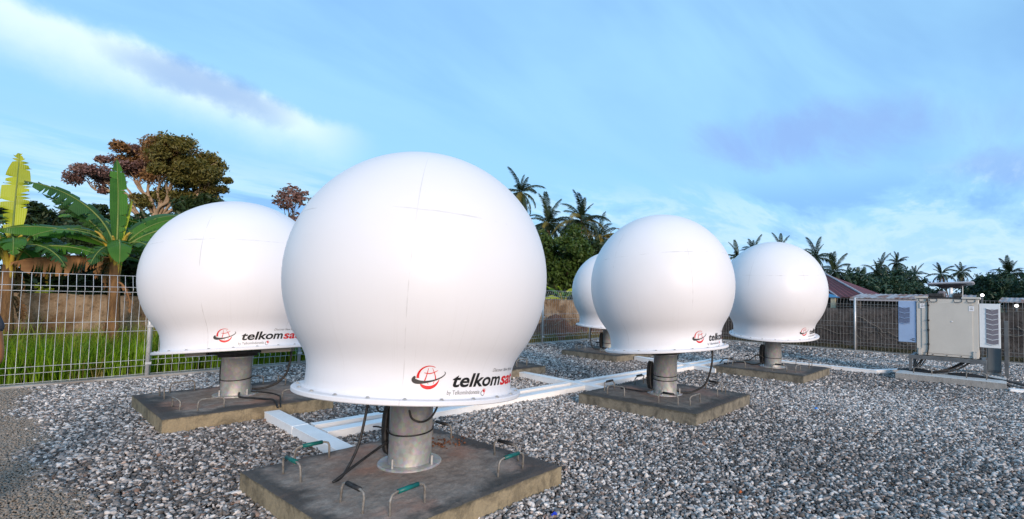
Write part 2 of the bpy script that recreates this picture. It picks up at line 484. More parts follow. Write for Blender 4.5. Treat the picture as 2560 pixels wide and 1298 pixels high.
def make_gravel():
    f2 = np.array([0.7634, 0.6467]); r2 = np.array([0.6467, -0.7634])
    parts = []
    def field(d0, d1, sp, keep, smin, smax):
        # a jittered lattice over the wedge in front of the viewer, with a generous margin
        lim = d1 * 1.35 + 1.5
        g = np.arange(-lim, lim, sp)
        dd_ = np.arange(d0, d1, sp)
        A, B = np.meshgrid(g, dd_)
        A = A.ravel() + rng.uniform(-.5, .5, A.size) * sp
        B = B.ravel() + rng.uniform(-.5, .5, B.size) * sp
        k = (np.abs(A + 0.06 * B) < B * 1.22 + 0.9) & (rng.random(A.size) < keep)
        A, B = A[k], B[k]
        P = A[:, None] * r2 + B[:, None] * f2
        k = (P[:, 0] < FENCE_X - 0.03) & (P[:, 1] < FENCE_Y - 0.12) & (P[:, 0] > -8.8) & (P[:, 1] > -19)
        P = P[k]
        s = rng.uniform(smin, smax, len(P)) * rng.choice([0.62, 0.85, 1.0, 1.15, 1.5], len(P))
        return P, s
    for args in ((2.3, 5.5, 0.0235, 1.0, 0.0085, 0.0175), (5.5, 9.0, 0.026, 1.0, 0.0095, 0.0185), (9.0, 14.0, 0.035, 1.0, 0.012, 0.022), (14.0, 23.0, 0.062, 1.0, 0.019, 0.031)):
        parts.append(field(*args))
    # the gritty strip: small stones packed close
    gx, gy = np.meshgrid(np.arange(-1.6, 0.62, 0.0165), np.arange(3.2, FENCE_Y - 0.12, 0.0165))
    gp = np.column_stack([gx.ravel(), gy.ravel()]) + rng.uniform(-.008, .008, (gx.size, 2))
    gp = gp[(gp @ f2 > 2.3)]
    gk = gp[:, 0] + 0.10 * np.sin(gp[:, 1] * 2.3) + 0.06 * np.sin(gp[:, 1] * 5.9 + 1) + rng.normal(0, .05, len(gp)) < 0.50
    parts.append((gp[gk], rng.uniform(.011, .017, int(gk.sum()))))
    P = np.vstack([p for p, _ in parts]); s = np.concatenate([q for _, q in parts])
    keep = np.ones(len(P), bool)
    for cx, cy, yaw, a, b_, t_ in list(SLAB.values()) + [(12.535, 0.72, 0, 0.88, 1.70, .1), (13.5, 0.72, 0, .4, 1.6, .1)]:
        q = P - [cx, cy]
        c_, s_ = math.cos(yaw), math.sin(yaw)
        lx = q[:, 0] * c_ + q[:, 1] * s_; ly = -q[:, 0] * s_ + q[:, 1] * c_
        keep &= ~((np.abs(lx) < a / 2 - 0.005) & (np.abs(ly) < b_ / 2 - 0.005))
    P, s = P[keep], s[keep]
    n = len(P)
    # a trodden strip of fine gritty stone along the left
    fine = P[:, 0] + 0.10 * np.sin(P[:, 1] * 2.3) + 0.06 * np.sin(P[:, 1] * 5.9 + 1) + rng.normal(0, .07, n) < 0.50
    s = np.where(fine, s * 0.62, s)
    # gentle unevenness of the bed
    hz = 0.010 * np.sin(P[:, 0] * 1.7 + 1.0) * np.sin(P[:, 1] * 1.3) + 0.006 * np.sin(P[:, 0] * 4.1) * np.sin(P[:, 1] * 3.7 + 2)
    z = GZ + 0.006 + np.maximum(hz, -0.004) + rng.uniform(0, 0.012, n)
    me = bpy.data.meshes.new('gravel')
    me.vertices.add(n)
    co = np.column_stack([P, z]).astype(np.float32)
    me.vertices.foreach_set('co', co.ravel())
    def attr(nm, ty, data, key):
        at = me.attributes.new(nm, ty, 'POINT')
        at.data.foreach_set(key, np.ascontiguousarray(data).ravel())
    attr('rot', 'FLOAT_VECTOR', np.column_stack([rng.normal(0, .45, n), rng.normal(0, .45, n), rng.uniform(0, 6.28, n)]).astype(np.float32), 'vector')
    attr('scl', 'FLOAT_VECTOR', (s[:, None] * np.column_stack([rng.uniform(1.0, 1.5, n), rng.uniform(.55, .90, n), rng.uniform(.45, .80, n)])).astype(np.float32), 'vector')
    tb = np.where(fine, rng.normal(0.46, .10, n), 9.0)
    attr('tint', 'FLOAT', np.where(fine, np.clip(tb, 0, 1), np.clip(rng.beta(1.5, 1.5, n) + 0.12 * np.sin(P[:, 0] * .9) * np.sin(P[:, 1] * .8 + .5), 0, 1)).astype(np.float32), 'value')
    attr('tint2', 'FLOAT', rng.random(n).astype(np.float32), 'value')
    attr('sandy', 'FLOAT', fine.astype(np.float32), 'value')
    attr('pick', 'INT', rng.integers(0, 5, n).astype(np.int32), 'value')
    o = link(bpy.data.objects.new('gravel', me))
    tag(o, 'loose grey river gravel covering the whole yard', 'gravel', kind='stuff')
    ng = bpy.data.node_groups.new('stones', 'GeometryNodeTree')
    ng.interface.new_socket('Geometry', in_out='INPUT', socket_type='NodeSocketGeometry')
    ng.interface.new_socket('Geometry', in_out='OUTPUT', socket_type='NodeSocketGeometry')
    N, L = ng.nodes, ng.links
    gi, go = N.new('NodeGroupInput'), N.new('NodeGroupOutput')
    g2i = N.new('GeometryNodeGeometryToInstance')
    for k in range(5):
        ico = N.new('GeometryNodeMeshIcoSphere'); ico.inputs['Radius'].default_value = 1.0; ico.inputs['Subdivisions'].default_value = 2
        sp = N.new('GeometryNodeSetPosition')
        nz = N.new('ShaderNodeTexNoise'); nz.noise_dimensions = '4D'
        nz.inputs['W'].default_value = k * 7.3; nz.inputs['Scale'].default_value = 0.9; nz.inputs['Detail'].default_value = 1.0
        sub = N.new('ShaderNodeVectorMath'); sub.operation = 'SUBTRACT'; sub.inputs[1].default_value = (.5, .5, .5)
        L.new(nz.outputs['Color'], sub.inputs[0])
        sc = N.new('ShaderNodeVectorMath'); sc.operation = 'SCALE'; sc.inputs['Scale'].default_value = 1.5
        L.new(sub.outputs[0], sc.inputs[0])
        L.new(ico.outputs['Mesh'], sp.inputs['Geometry']); L.new(sc.outputs[0], sp.inputs['Offset'])
        ss = N.new('GeometryNodeSetShadeSmooth')
        L.new(sp.outputs[0], ss.inputs[0])
        sm = N.new('GeometryNodeSetMaterial'); sm.inputs['Material'].default_value = MAT['stone']
        L.new(ss.outputs[0], sm.inputs['Geometry'])
        L.new(sm.outputs[0], g2i.inputs[0])
    iop = N.new('GeometryNodeInstanceOnPoints')
    def named(nm, ty):
        nd = N.new('GeometryNodeInputNamedAttribute'); nd.data_type = ty; nd.inputs['Name'].default_value = nm
        return nd.outputs['Attribute']
    L.new(gi.outputs[0], iop.inputs['Points']); L.new(g2i.outputs[0], iop.inputs['Instance'])
    iop.inputs['Pick Instance'].default_value = True
    L.new(named('pick', 'INT'), iop.inputs['Instance Index'])
    L.new(named('rot', 'FLOAT_VECTOR'), iop.inputs['Rotation'])
    L.new(named('scl', 'FLOAT_VECTOR'), iop.inputs['Scale'])
    L.new(iop.outputs[0], go.inputs[0])
    md = o.modifiers.new('stones', 'NODES'); md.node_group = ng
    me.materials.append(MAT['stone'])
make_gravel()

# ------------------------------------------------------------------ fences
PROFILE = [(0.0, 0.03), (0.0, 0.175), (-0.035, 0.222), (0.0, 0.27), (0.0, 0.747), (-0.035, 0.827), (0.0, 0.907), (0.0, 1.38), (-0.035, 1.42), (0.0, 1.46), (0.075, 1.645)]
HWIRE = [(0.0, 0.04), (0.0, 0.175), (0.0, 0.27), (0.0, 0.747), (0.0, 0.907), (0.0, 1.38), (0.0, 1.46), (0.075, 1.645)]
SP = 2.368
def wire_panel_mesh(n=25, w=SP):
    mb = MB()
    for i in range(n):
        x = w * (i + 0.5) / n
        mb.tube([(x, a, z) for a, z in PROFILE], 0.0036, 4, 0, False)
    for a, z in HWIRE:
        mb.tube([(0.0, a + 0.0072, z), (w, a + 0.0072, z)], 0.0042, 4, 0, False)
    return mb.mesh('wire_panel', MAT['wire'], True)
panel_me = wire_panel_mesh()
MAT['wire_dull'] = noisy('dull_grey_wire', (0.30, 0.30, 0.29), (0.22, 0.215, 0.205), 3, 0.6, 0.3, 0)  # darker, greyer wire for the far end fence
panel_dull = panel_me.copy()
panel_dull.materials.clear()
panel_dull.materials.append(MAT['wire_dull'])
post_me = MB().lathe([(0.0, 1.665), (0.031, 1.66), (0.031, 0.0), (0.0, 0.0)][::-1], 12).mesh('post', MAT['wire'], True)
MAT['kerb'] = noisy('worn_kerb_concrete', (0.36, 0.35, 0.33), (0.22, 0.20, 0.18), 3, 0.9, 0, 0.6, 20)
clip_me = MB().box(-0.04, 0.04, -0.05, -0.036, -0.02, 0.02).mesh('clip', MAT['wire'])

fl = empty('mesh_fence', (0, FENCE_Y, 0), 'silver welded mesh fence along the left side, grass strip behind', 'fence', 'mesh fences round the gravel yard')
for k in range(-3, 7):
    x = 1.895 + SP * k
    inst('post', post_me, fl, Matrix.Translation((x, -0.045, 0)))
    for zc in (0.22, 0.83, 1.42):
        inst('clip', clip_me, fl, Matrix.Translation((x, -0.045, zc)))
    w = SP if k < 6 else FENCE_X - x
    inst('wire_panel', panel_me, fl, Matrix.Translation((x, 0, 0)) @ Matrix.Diagonal((w / SP, 1, 1, 1)))
MB().box(-6, FENCE_X + 0.06, -0.10, 0.08, -0.2, 0.022, 0, 0.008).obj('kerb', MAT['kerb'], fl)
fr = empty('mesh_fence', (FENCE_X, 0, 0), 'silver welded mesh fence across the far end behind the grey cabinet', 'fence', 'mesh fences round the gravel yard')
rot = Matrix.Rotation(R(-90), 4, 'Z')
for k in range(-6, 4):
    y = 3.391 + SP * k
    if y > FENCE_Y: break
    inst('post', post_me, fr, Matrix.Translation((-0.045, y, 0)))
    w = min(SP, FENCE_Y - y)
    inst('wire_panel', panel_dull, fr, Matrix.Translation((0, y + w, 0)) @ rot @ Matrix.Diagonal((w / SP, 1, 1, 1)))
MB().box(-0.10, 0.08, -12, FENCE_Y - 0.11, -0.2, 0.018, 0, 0.008).obj('kerb', MAT['kerb'], fr)

# ------------------------------------------------------------------ old walls behind the fences
def make_wall_mat(name, a, b_, c, moss):
    m, nt, b = new_mat(name)
    co = nt.add('ShaderNodeTexCoord').outputs['Object']
    n1 = nt.noise(co, 1.1, 7, 0.62, 0.6)
    n2 = nt.noise(nt.map(co, (5, 5, 0.8)), 1.2, 6, 0.65)
    n3 = nt.noise(co, 9, 6, 0.7)
    col = nt.mix(nt.step(n1, 0.42, 0.60), a, b_)
    col = nt.mix(nt.math('MULTIPLY', nt.step(n2, 0.45, 0.7), 0.65), col, c)
    col = nt.mix(nt.math('MULTIPLY', nt.step(n3, 0.50, 0.66), moss), col, (0.014, 0.015, 0.011))
    setp(nt, b, base=col, rough=0.95, spec=0.15)
    setp(nt, b, normal=bump(nt, nt.math('ADD', n3, nt.math('MULTIPLY', n1, 1.5)), 0.7, 0.05))
    return m
MAT['wall_l'] = make_wall_mat('stained_plaster', (0.17, 0.105, 0.055), (0.33, 0.25, 0.17), (0.10, 0.06, 0.03), 0.55)
MAT['wall_r'] = make_wall_mat('blackened_masonry', (0.060, 0.052, 0.050), (0.10, 0.088, 0.082), (0.030, 0.027, 0.026), 0.75)

def wall(name, p0, p1, h, thick, m, seed, label):
    p0, p1 = Vector(p0), Vector(p1)
    ln = (p1 - p0).length
    nx, nz = int(ln / 0.18), 10
    rs = np.random.default_rng(seed)
    top = h + np.cumsum(rs.normal(0, 0.02, nx + 1)) * 0.4
    top = h + (top - h) - np.linspace(top[0] - h, top[-1] - h, nx + 1)
    top += rs.normal(0, 0.012, nx + 1)
    mb = MB()
    vs, fs = [], []
    for side in (0, 1):
        for i in range(nx + 1):
            for k in range(nz + 1):
                z = OUT_Z - 0.2 + (top[i] - OUT_Z + 0.2) * k / nz
                off = (thick if side else 0) + rs.normal(0, 0.012)
                vs.append((ln * i / nx, off, z))
    n1 = (nx + 1) * (nz + 1)
    for side in (0, 1):
        for i in range(nx):
            for k in range(nz):
                a = side * n1 + i * (nz + 1) + k
                q = (a, a + nz + 1, a + nz + 2, a + 1)
                fs.append(q if side == 0 else q[::-1])
    for i in range(nx):
        a = i * (nz + 1) + nz
        fs.append((a, a + nz + 1, a + nz + 1 + n1, a + n1))
    mb.add(vs, fs)
    o = mb.obj(name, m, None, True)
    dv = (p1 - p0).normalized()
    o.location = p0
    o.rotation_euler = (0, 0, math.atan2(dv.y, dv.x))
    return tag(o, label, 'wall')
wall('old_wall', (-9, WALL_Y, 0), (WALL_X + 0.2, WALL_Y, 0), 1.30, 0.16, MAT['wall_l'], 3, 'low brown stained plaster wall behind the left fence and tall grass')
wall('old_wall', (WALL_X, WALL_Y - 0.05, 0), (WALL_X, -14, 0), 1.38, 0.2, MAT['wall_r'], 5, 'low blackened masonry wall behind the far end fence')

# dead climber stems creeping over the dark wall
MAT['dead_stem'] = noisy('dead_vine_bark', (0.20, 0.185, 0.165), (0.13, 0.115, 0.10), 8, 0.9, 0, 0)
vine = MB()
rv = random.Random(4)
for k in range(16):
    y = rv.uniform(-2.5, 6.5)
    z = rv.uniform(0.0, 0.3)
    pts = [(WALL_X - 0.03, y, z)]
    dy = rv.choice((-1, 1)) * rv.uniform(0.05, 0.22)
    for i in range(9):
        y += dy + rv.uniform(-0.09, 0.09); z += rv.uniform(-0.03, 0.19)
        pts.append((WALL_X - 0.035 - rv.uniform(0, .02), y, min(z, 1.35)))
    vine.tube(smooth_curve(pts, 4), rv.uniform(0.006, 0.013), 5, 0, False)
vo = vine.obj('climber', MAT['dead_stem'], None, True)
tag(vo, 'dead grey climber stems creeping over the blackened wall', 'climber', kind='stuff')

# ------------------------------------------------------------------ radomes
RS, ZC, RF, RN = 1.021, 0.876, 0.866, 0.782
def dome_profile():
    p = []
    # skirt from the flange up
    p += [(RN + 0.020, 0.0), (RN + 0.006, 0.010), (RN, 0.028), (RN - 0.001, 0.07), (RN - 0.001, 0.115)]
    zs = ZC - math.sqrt(RS ** 2 - 0.90 ** 2)
    P0 = Vector((RN - 0.001, 0.115)); P3 = Vector((0.90, zs))
    tg = Vector((ZC - zs, 0.90)).normalized()
    tg = Vector((0.51, 0.86)).normalized()
    P1 = P0 + Vector((0, 0.12)); P2 = P3 - tg * 0.13
    for i in range(1, 9):
        s = i / 8
        q = P0 * (1 - s) ** 3 + P1 * 3 * s * (1 - s) ** 2 + P2 * 3 * s * s * (1 - s) + P3 * s ** 3
        p.append((q.x, q.y))
    a0 = math.asin((zs - ZC) / RS)
    for i in range(1, 33):
        a = a0 + (PI / 2 - a0) * i / 32
        p.append((max(RS * math.cos(a), 0.0005), ZC + RS * math.sin(a)))
    return p
DPROF = dome_profile()
def rad_at(z):
    for (r0, z0), (r1, z1) in zip(DPROF, DPROF[1:]):
        if z0 <= z <= z1 and z1 > z0:
            return r0 + (r1 - r0) * (z - z0) / (z1 - z0)
    return RN
dome_me = MB().lathe(DPROF, 96).mesh('dome', MAT['dome'], True)
flange_me = MB().lathe([(0.02, -0.034), (RF - 0.006, -0.034), (RF, -0.028), (RF, -0.006), (RF - 0.006, 0.0), (RF - 0.03, 0.002), (RN - 0.03, 0.004), (RN - 0.05, 0.0)], 96).mesh('flange', MAT['dome'], False)
bolt_me = MB().lathe([(0.017, 0.0), (0.017, 0.003), (0.010, 0.003), (0.010, 0.011), (0.0, 0.012)], 6).mesh('bolt', MAT['bolt'])
pole_r = 0.166

# printed marks ------------------------------------------------------
def text_mesh(body, offset=0.0, shear=0.0):
    cu = bpy.data.curves.new('t', 'FONT')
    cu.body = body
    cu.offset = offset
    cu.shear = shear
    cu.resolution_u = 4
    o = bpy.data.objects.new('t', cu)
    COL.objects.link(o)
    dg = bpy.context.evaluated_depsgraph_get()
    me = bpy.data.meshes.new_from_object(o.evaluated_get(dg))
    vs = [tuple(v.co[:2]) for v in me.vertices]
    fs = [tuple(p.vertices) for p in me.polygons]
    bpy.data.objects.remove(o); bpy.data.curves.remove(cu); bpy.data.meshes.remove(me)
    return vs, fs

def fit_text(body, x0, x1, y0, y1, offset=0.0, shear=0.0):
    vs, fs = text_mesh(body, offset, shear)
    xs = [v[0] for v in vs]; ys = [v[1] for v in vs]
    ax, ay = min(xs), min(ys)
    kx, ky = (x1 - x0) / (max(xs) - ax), (y1 - y0) / (max(ys) - ay)
    return [(x0 + (x - ax) * kx, y0 + (y - ay) * ky) for x, y in vs], fs

def stroke(pts, wid):
    """a brush stroke in the plane with varying width"""
    vs, fs = [], []
    n = len(pts)
    for i, (x, y) in enumerate(pts):
        x0, y0 = pts[max(i - 1, 0)]; x1, y1 = pts[min(i + 1, n - 1)]
        dx, dy = x1 - x0, y1 - y0
        l = math.hypot(dx, dy) or 1
        w = wid[i] / 2
        vs += [(x - dy / l * w, y + dx / l * w), (x + dy / l * w, y - dx / l * w)]
    for i in range(n - 1):
        fs.append((2 * i, 2 * i + 1, 2 * i + 3, 2 * i + 2))
    return vs, fs

LOGO_AZ = R(-116.0)
def wrap(vs, off=0.0025):
    out = []
    for x, y in vs:
        az = LOGO_AZ + x / RN
        r = rad_at(y) + off
        out.append((r * math.cos(az), r * math.sin(az), y))
    return out

def arc_pts(cx, cy, rx, ry, a0, a1, n=24, rotd=0.0):
    c, s = math.cos(R(rotd)), math.sin(R(rotd))
    o = []
    for i in range(n + 1):
        a = R(a0 + (a1 - a0) * i / n)
        x, y = rx * math.cos(a), ry * math.sin(a)
        o.append((cx + x * c - y * s, cy + x * s + y * c))
    return o

def logo_parts():
    G = {}
    gz, gr_ = 0.150, 0.074          # centre height and radius of the globe mark
    red, dark, blk, rtx, gry, slo, hand, hring = MB(), MB(), MB(), MB(), MB(), MB(), MB(), MB()
    def put(mb, vf, off=0.0025):
        mb.add(wrap(vf[0], off), vf[1])
    n = 24
    # upper left crescent, thick at its lower left end
    put(red, stroke(arc_pts(0, gz, gr_ * .97, gr_ * .97, 62, 188, n), [0.004 + 0.014 * (i / n) ** 1.5 for i in range(n + 1)]))
    # lower crescent
    put(red, stroke(arc_pts(0, gz, gr_ * .95, gr_ * .97, 222, 346, n), [0.003 + 0.020 * math.sin(PI * (i / n) ** 0.7) ** 0.9 for i in range(n + 1)]))
    # meridians and the parallel
    put(red, stroke([(-0.010 - 0.012 * s * s - 0.006 * s, gz + 0.056 - 0.090 * s) for s in [i / 10 for i in range(11)]], [0.003 + 0.005 * i / 10 for i in range(11)]), 0.003)
    put(red, stroke([(0.016 + 0.030 * math.sin(s * 1.5), gz + 0.058 - 0.082 * s) for s in [i / 10 for i in range(11)]], [0.002 + 0.006 * i / 10 for i in range(11)]), 0.003)
    put(red, stroke([(-0.034 + 0.088 * s, gz + 0.026 - 0.012 * math.sin(PI * s) + 0.018 * s) for s in [i / 12 for i in range(13)]], [0.003 + 0.003 * math.sin(PI * i / 12) for i in range(13)]), 0.0035)
    put(red, stroke([(-0.008, gz - 0.038), (0.000, gz - 0.050)], [0.002, 0.004]))
    put(red, stroke([(0.038, gz - 0.026), (0.032, gz - 0.044)], [0.002, 0.004]))
    # charcoal orbit
    sw = arc_pts(0.004, gz + 0.004, 0.104, 0.034, 150, 378, 34, 13)
    put(dark, stroke(sw, [0.003 + 0.023 * math.exp(-((i - 7) / 7.5) ** 2) + 0.006 * math.sin(PI * i / 34) for i in range(35)]), 0.0045)
    # words
    x0 = R(12.0) * RN
    xm = R(45.5) * RN
    x2 = R(66.0) * RN
    put(blk, fit_text('telkom', x0, xm, 0.080, 0.176, 0.024, 0.22))
    put(rtx, fit_text('sat', xm + 0.006, x2, 0.078, 0.160, 0.022, 0.22))
    put(gry, fit_text('by TelkomIndonesia', R(9.5) * RN, R(28.6) * RN, 0.022, 0.060, 0.004, 0.12))
    put(slo, fit_text('Discover New Horizon', R(37.0) * RN, R(62.0) * RN, 0.182, 0.208, 0.0, 0.25))
    # small hand mark
    hx, hz = R(31.2) * RN, 0.034
    put(hring, stroke(arc_pts(hx - 0.006, hz, 0.015, 0.017, 60, 330, 16), [0.0015 + 0.003 * math.sin(PI * i / 16) for i in range(17)]))
    for a, l in ((100, 0.024), (78, 0.032), (56, 0.034), (36, 0.030), (14, 0.022)):
        ca, sa = math.cos(R(a)), math.sin(R(a))
        put(hand, stroke([(hx + 0.006 * ca, hz + 0.004 + 0.006 * sa), (hx + l * 0.6 * ca, hz + 0.004 + l * 0.6 * sa), (hx + l * ca + 0.002, hz + 0.004 + l * sa)], [0.005, 0.005, 0.0015]))
    put(hand, stroke(arc_pts(hx + 0.002, hz, 0.010, 0.010, -70, 80, 8), [0.003] * 9), 0.003)
    G['globe_mark'] = red.mesh('globe_mark', MAT['print_red'])
    G['orbit_mark'] = dark.mesh('orbit_mark', MAT['print_dark'])
    G['black_lettering'] = blk.mesh('black_lettering', MAT['print_black'])
    G['red_lettering'] = rtx.mesh('red_lettering', MAT['print_red'])
    G['small_lettering'] = gry.mesh('small_lettering', MAT['print_grey'])
    G['slogan_lettering'] = slo.mesh('slogan_lettering', MAT['print_grey'])
    G['hand_mark'] = hand.mesh('hand_mark', MAT['print_red'])
    G['hand_ring'] = hring.mesh('hand_ring', MAT['print_black'])
    return G
LOGO = logo_parts()

under_me = {}
def underside_meshes():
    a = MB().lathe([(0.02, -0.040), (0.30, -0.040), (0.31, -0.050), (0.31, -0.072), (0.215, -0.078), (0.215, -0.11), (0.02, -0.11)], 32)
    under_me['turntable'] = a.mesh('turntable', MAT['dark_metal'], False)
    b = MB().box(-0.62, -0.28, -0.16, 0.12, -0.085, -0.036, 0, 0.008)
    under_me['equipment_box'] = b.mesh('equipment_box', MAT['beige'])
    c = MB().box(0.30, 0.52, -0.10, 0.16, -0.075, -0.036, 0, 0.008)
    under_me['power_box'] = c.mesh('power_box', MAT['beige'])
underside_meshes()

# world directions seen by the viewer at the front radome: to the left, towards the camera
LV = Vector((-0.645, 0.764, 0)); CV = Vector((-0.763, -0.646, 0))
def lcz(l, c, z):
    return LV * l + CV * c + Vector((0, 0, z))

RAD_LABEL = {
    'A': 'largest white radome in the foreground, its red and black print wrapping right above the flange',
    'B': 'white radome at the left, half hidden behind the front one, beside the grass',
    'C': 'white radome right of centre, wholly in view on a square concrete slab',
    'D': 'white radome hidden behind the front one, only its slab corner shows',
    'E': 'white radome farthest right, standing nearest the grey equipment cabinet',
    'F': 'small far white radome peeping out behind the right of centre one'}
def cable(name, pts, r, parent, n=7):
    MB().tube(smooth_curve(pts, 7), r, n, 0).obj(name, MAT['black'], parent, True)

for key, (x, y, zf, tx, ty) in DOME.items():
    sx_, sy_, yaw, sa, sb, th = SLAB[key]
    root = empty('radome', (x, y, th), RAD_LABEL[key], 'radome', 'white radomes on concrete slabs')
    hz_ = zf - th
    ax = Vector((tx, ty, 1)).normalized()
    q = Vector((0, 0, 1)).rotation_difference(ax)
    T = Matrix.Translation((0, 0, hz_)) @ q.to_matrix().to_4x4()
    dm = inst('dome', dome_me, root, T)
    for nm, me in LOGO.items():
        lg = inst(nm, me, dm)
    flg = inst('flange', flange_me, root, T)
    if key != 'D':
        for k in range(22):
            an = 2 * PI * (k + 0.3) / 22
            inst('bolt', bolt_me, flg, Matrix.Translation((0.826 * math.cos(an), 0.826 * math.sin(an), 0.002)))
    for nm, me in under_me.items():
        inst(nm, me, root, T @ Matrix.Rotation(R({'A': 128, 'B': 150, 'C': 165}.get(key, 140)), 4, 'Z'))
    # pole, leaning not at all
    pm = MB().lathe([(pole_r, 0.012), (pole_r, hz_ - 0.115), (pole_r + 0.018, hz_ - 0.113), (pole_r + 0.018, hz_ - 0.10), (0.02, hz_ - 0.10)], 40)
    pm.obj('pole', MAT['galv'], root, True)
    for p_ in root.children[-1].data.polygons:
        p_.use_smooth = abs(p_.normal.z) < 0.5
    bp = MB().lathe([(0.16, 0.016), (0.24, 0.016), (0.246, 0.010), (0.246, 0.0)], 40).obj('base_plate', MAT['galv'], root)
    for k in range(4):
        an = R(20 + 90 * k)
        s = MB().tube([(0.208 * math.cos(an), 0.208 * math.sin(an), 0.0), (0.208 * math.cos(an), 0.208 * math.sin(an), 0.085)], 0.010, 6)
        s.obj('anchor_bolt', MAT['bolt'], bp, False)
    # cable ties
    for zt in ({'A': (0.265,), 'B': (0.21,), 'C': (0.21, 0.265)}.get(key, (0.20,))):
        MB().tube([((pole_r + 0.006) * math.cos(a), (pole_r + 0.006) * math.sin(a), zt + 0.012 * math.sin(a + 1)) for a in [2 * PI * i / 28 for i in range(29)]], 0.006, 6).obj('cable_tie', MAT['black'], root, True)
    # coil of spare cable tied to the far left side of the pole
    coil = MB()
    for k in range(3):
        pts = []
        for i in range(25):
            a = 2 * PI * i / 24
            pts.append(lcz(pole_r + 0.018 + 0.016 * k + 0.03 * math.cos(a) * (1 if math.cos(a) > 0 else 0.3), -0.02 - 0.02 * k, 0.25 + 0.19 * math.sin(a)))
        coil.tube(pts, 0.013, 6, 0, False)
    coil.obj('cable_coil', MAT['black'], root, True)
    if key == 'A':
        cable('cable', [lcz(.27, .20, hz_ - .03), lcz(.275, .24, .42), lcz(.30, .30, .20), lcz(.345, .42, .04), lcz(.375, .50, .02), lcz(.36, .48, .03), lcz(.30, .38, .08), lcz(.23, .18, .13), lcz(.17, .05, .17)], 0.0105, root)
        cable('cable', [lcz(-.25, .16, hz_ - .03), lcz(-.245, .17, .48), lcz(-.20, .175, .40), lcz(-.13, .17, .365), lcz(-.06, .175, .39), lcz(-.03, .160, .45)], 0.008, root)
        cable('cable', [lcz(.24, .1, hz_ - .03), lcz(.245, .12, .50), lcz(.215, .13, .43), lcz(.17, .08, .42)], 0.007, root)
        cable('cable', [lcz(.16, .0, .25), lcz(.28, -.05, .262), lcz(.34, -.1, .25)], 0.007, root)
    if key == 'B':
        cable('cable', [(0.60, -.10, hz_ - .03), (.60, -.12, .45), (.54, -.14, .22), (.42, -.12, .10), (.28, -.08, .055), (.18, -.02, .05)], 0.014, root)
        cable('cable', [(-0.02, -.20, .05), (-.05, -.34, .025), (.05, -.50, .02), (.13, -.66, .02), (.16, -.82, .03), (.15, -.98, -.03)], 0.012, root)
        cable('cable', [(.16, -.06, .03), (.30, -.28, .02), (.32, -.55, .02), (.24, -.80, .035), (.18, -.98, -.03)], 0.009, root)
    if key == 'C':
        cable('cable', [(.42, -.52, hz_ - .03), (.40, -.52, .42), (.34, -.46, .16), (.22, -.32, .04), (.12, -.20, .03), (.06, -.15, .05)], 0.014, root)
        cable('cable', [lcz(-.30, -.1, hz_ - .02), lcz(-.22, -.15, .60), lcz(-.20, -.18, .48), lcz(-.16, -.2, .40)], 0.020, root)
        cable('cable', [lcz(.17, .05, .06), lcz(.30, .05, .03), lcz(.46, -.05, .03), lcz(.62, -.12, .04)], 0.012, root)
    if key == 'E':
        cable('cable', [lcz(.18, .0, .10), lcz(.35, -.05, .03), lcz(.55, -.1, .06), lcz(.72, -.15, .05), lcz(.95, -.2, .02)], 0.014, root)
        cable('cable', [lcz(.20, .03, .18), lcz(.32, .0, .24), lcz(.48, -.05, .12), lcz(.70, -.1, .10), lcz(.92, -.2, .12), lcz(1.0, -.3, .02)], 0.012, root)
        cable('cable', [lcz(.22, .1, hz_ - .02), lcz(.24, .12, .42), lcz(.26, .1, .30)], 0.007, root)
    if key == 'F':
        cable('cable', [lcz(.48, .05, hz_ - .02), lcz(.49, .08, .30), lcz(.42, .10, .06), lcz(.25, .05, .03), lcz(.12, 0, .06)], 0.014, root)

# ------------------------------------------------------------------ concrete slabs with lifting handles
def slab_mesh(a, b_, t, seed, m, n=44):
    rs = np.random.default_rng(seed)
    bm = bmesh.new()
    mb = MB()
    vs, fs = [], []
    def edge(u): return -1 + 2 * u / n
    jit = {}
    # rim offsets give broken, slightly wavy arrises
    ex = rs.normal(0, 0.0016, (4, n + 1)); ex[:, 0] = 0; ex[:, -1] = 0
    chip = rs.random((4, n + 1)) < 0.10
    ex -= chip * rs.uniform(0.002, 0.007, (4, n + 1))
    grid = np.zeros((n + 1, n + 1, 3))
    for i in range(n + 1):
        for j in range(n + 1):
            x, y = edge(i) * a / 2, edge(j) * b_ / 2
            if i == 0: x -= ex[0, j]
            if i == n: x += ex[1, j]
            if j == 0: y -= ex[2, i]
            if j == n: y += ex[3, i]
            z = t + rs.normal(0, 0.0012)
            if i in (0, n) or j in (0, n): z -= 0.006 + abs(rs.normal(0, 0.002))
            grid[i, j] = (x, y, z)
    idx = lambda i, j: i * (n + 1) + j
    vs = [tuple(grid[i, j]) for i in range(n + 1) for j in range(n + 1)]
    fs = [(idx(i, j), idx(i + 1, j), idx(i + 1, j + 1), idx(i, j + 1)) for i in range(n) for j in range(n)]
    ring = [(i, 0) for i in range(n)] + [(n, j) for j in range(n)] + [(i, n) for i in range(n, 0, -1)] + [(0, j) for j in range(n, 0, -1)]
    levels = [0.93, 0.6, 0.3, -0.7]
    rows = [[idx(*p) for p in ring]]
    for lv in levels:
        row = []
        for (i, j) in ring:
            x, y = edge(i) * a / 2, edge(j) * b_ / 2
            g = 1.003 + rs.normal(0, 0.0002)
            row.append(len(vs))
            vs.append((x * g, y * g, t * lv if lv > 0 else -0.1))
        rows.append(row)
    k = len(ring)
    for r0, r1 in zip(rows, rows[1:]):
        for q in range(k):
            q2 = (q + 1) % k
            fs.append((r0[q2], r0[q], r1[q], r1[q2]))
    mb.add(vs, fs)
    return mb.mesh('slab', m, False)

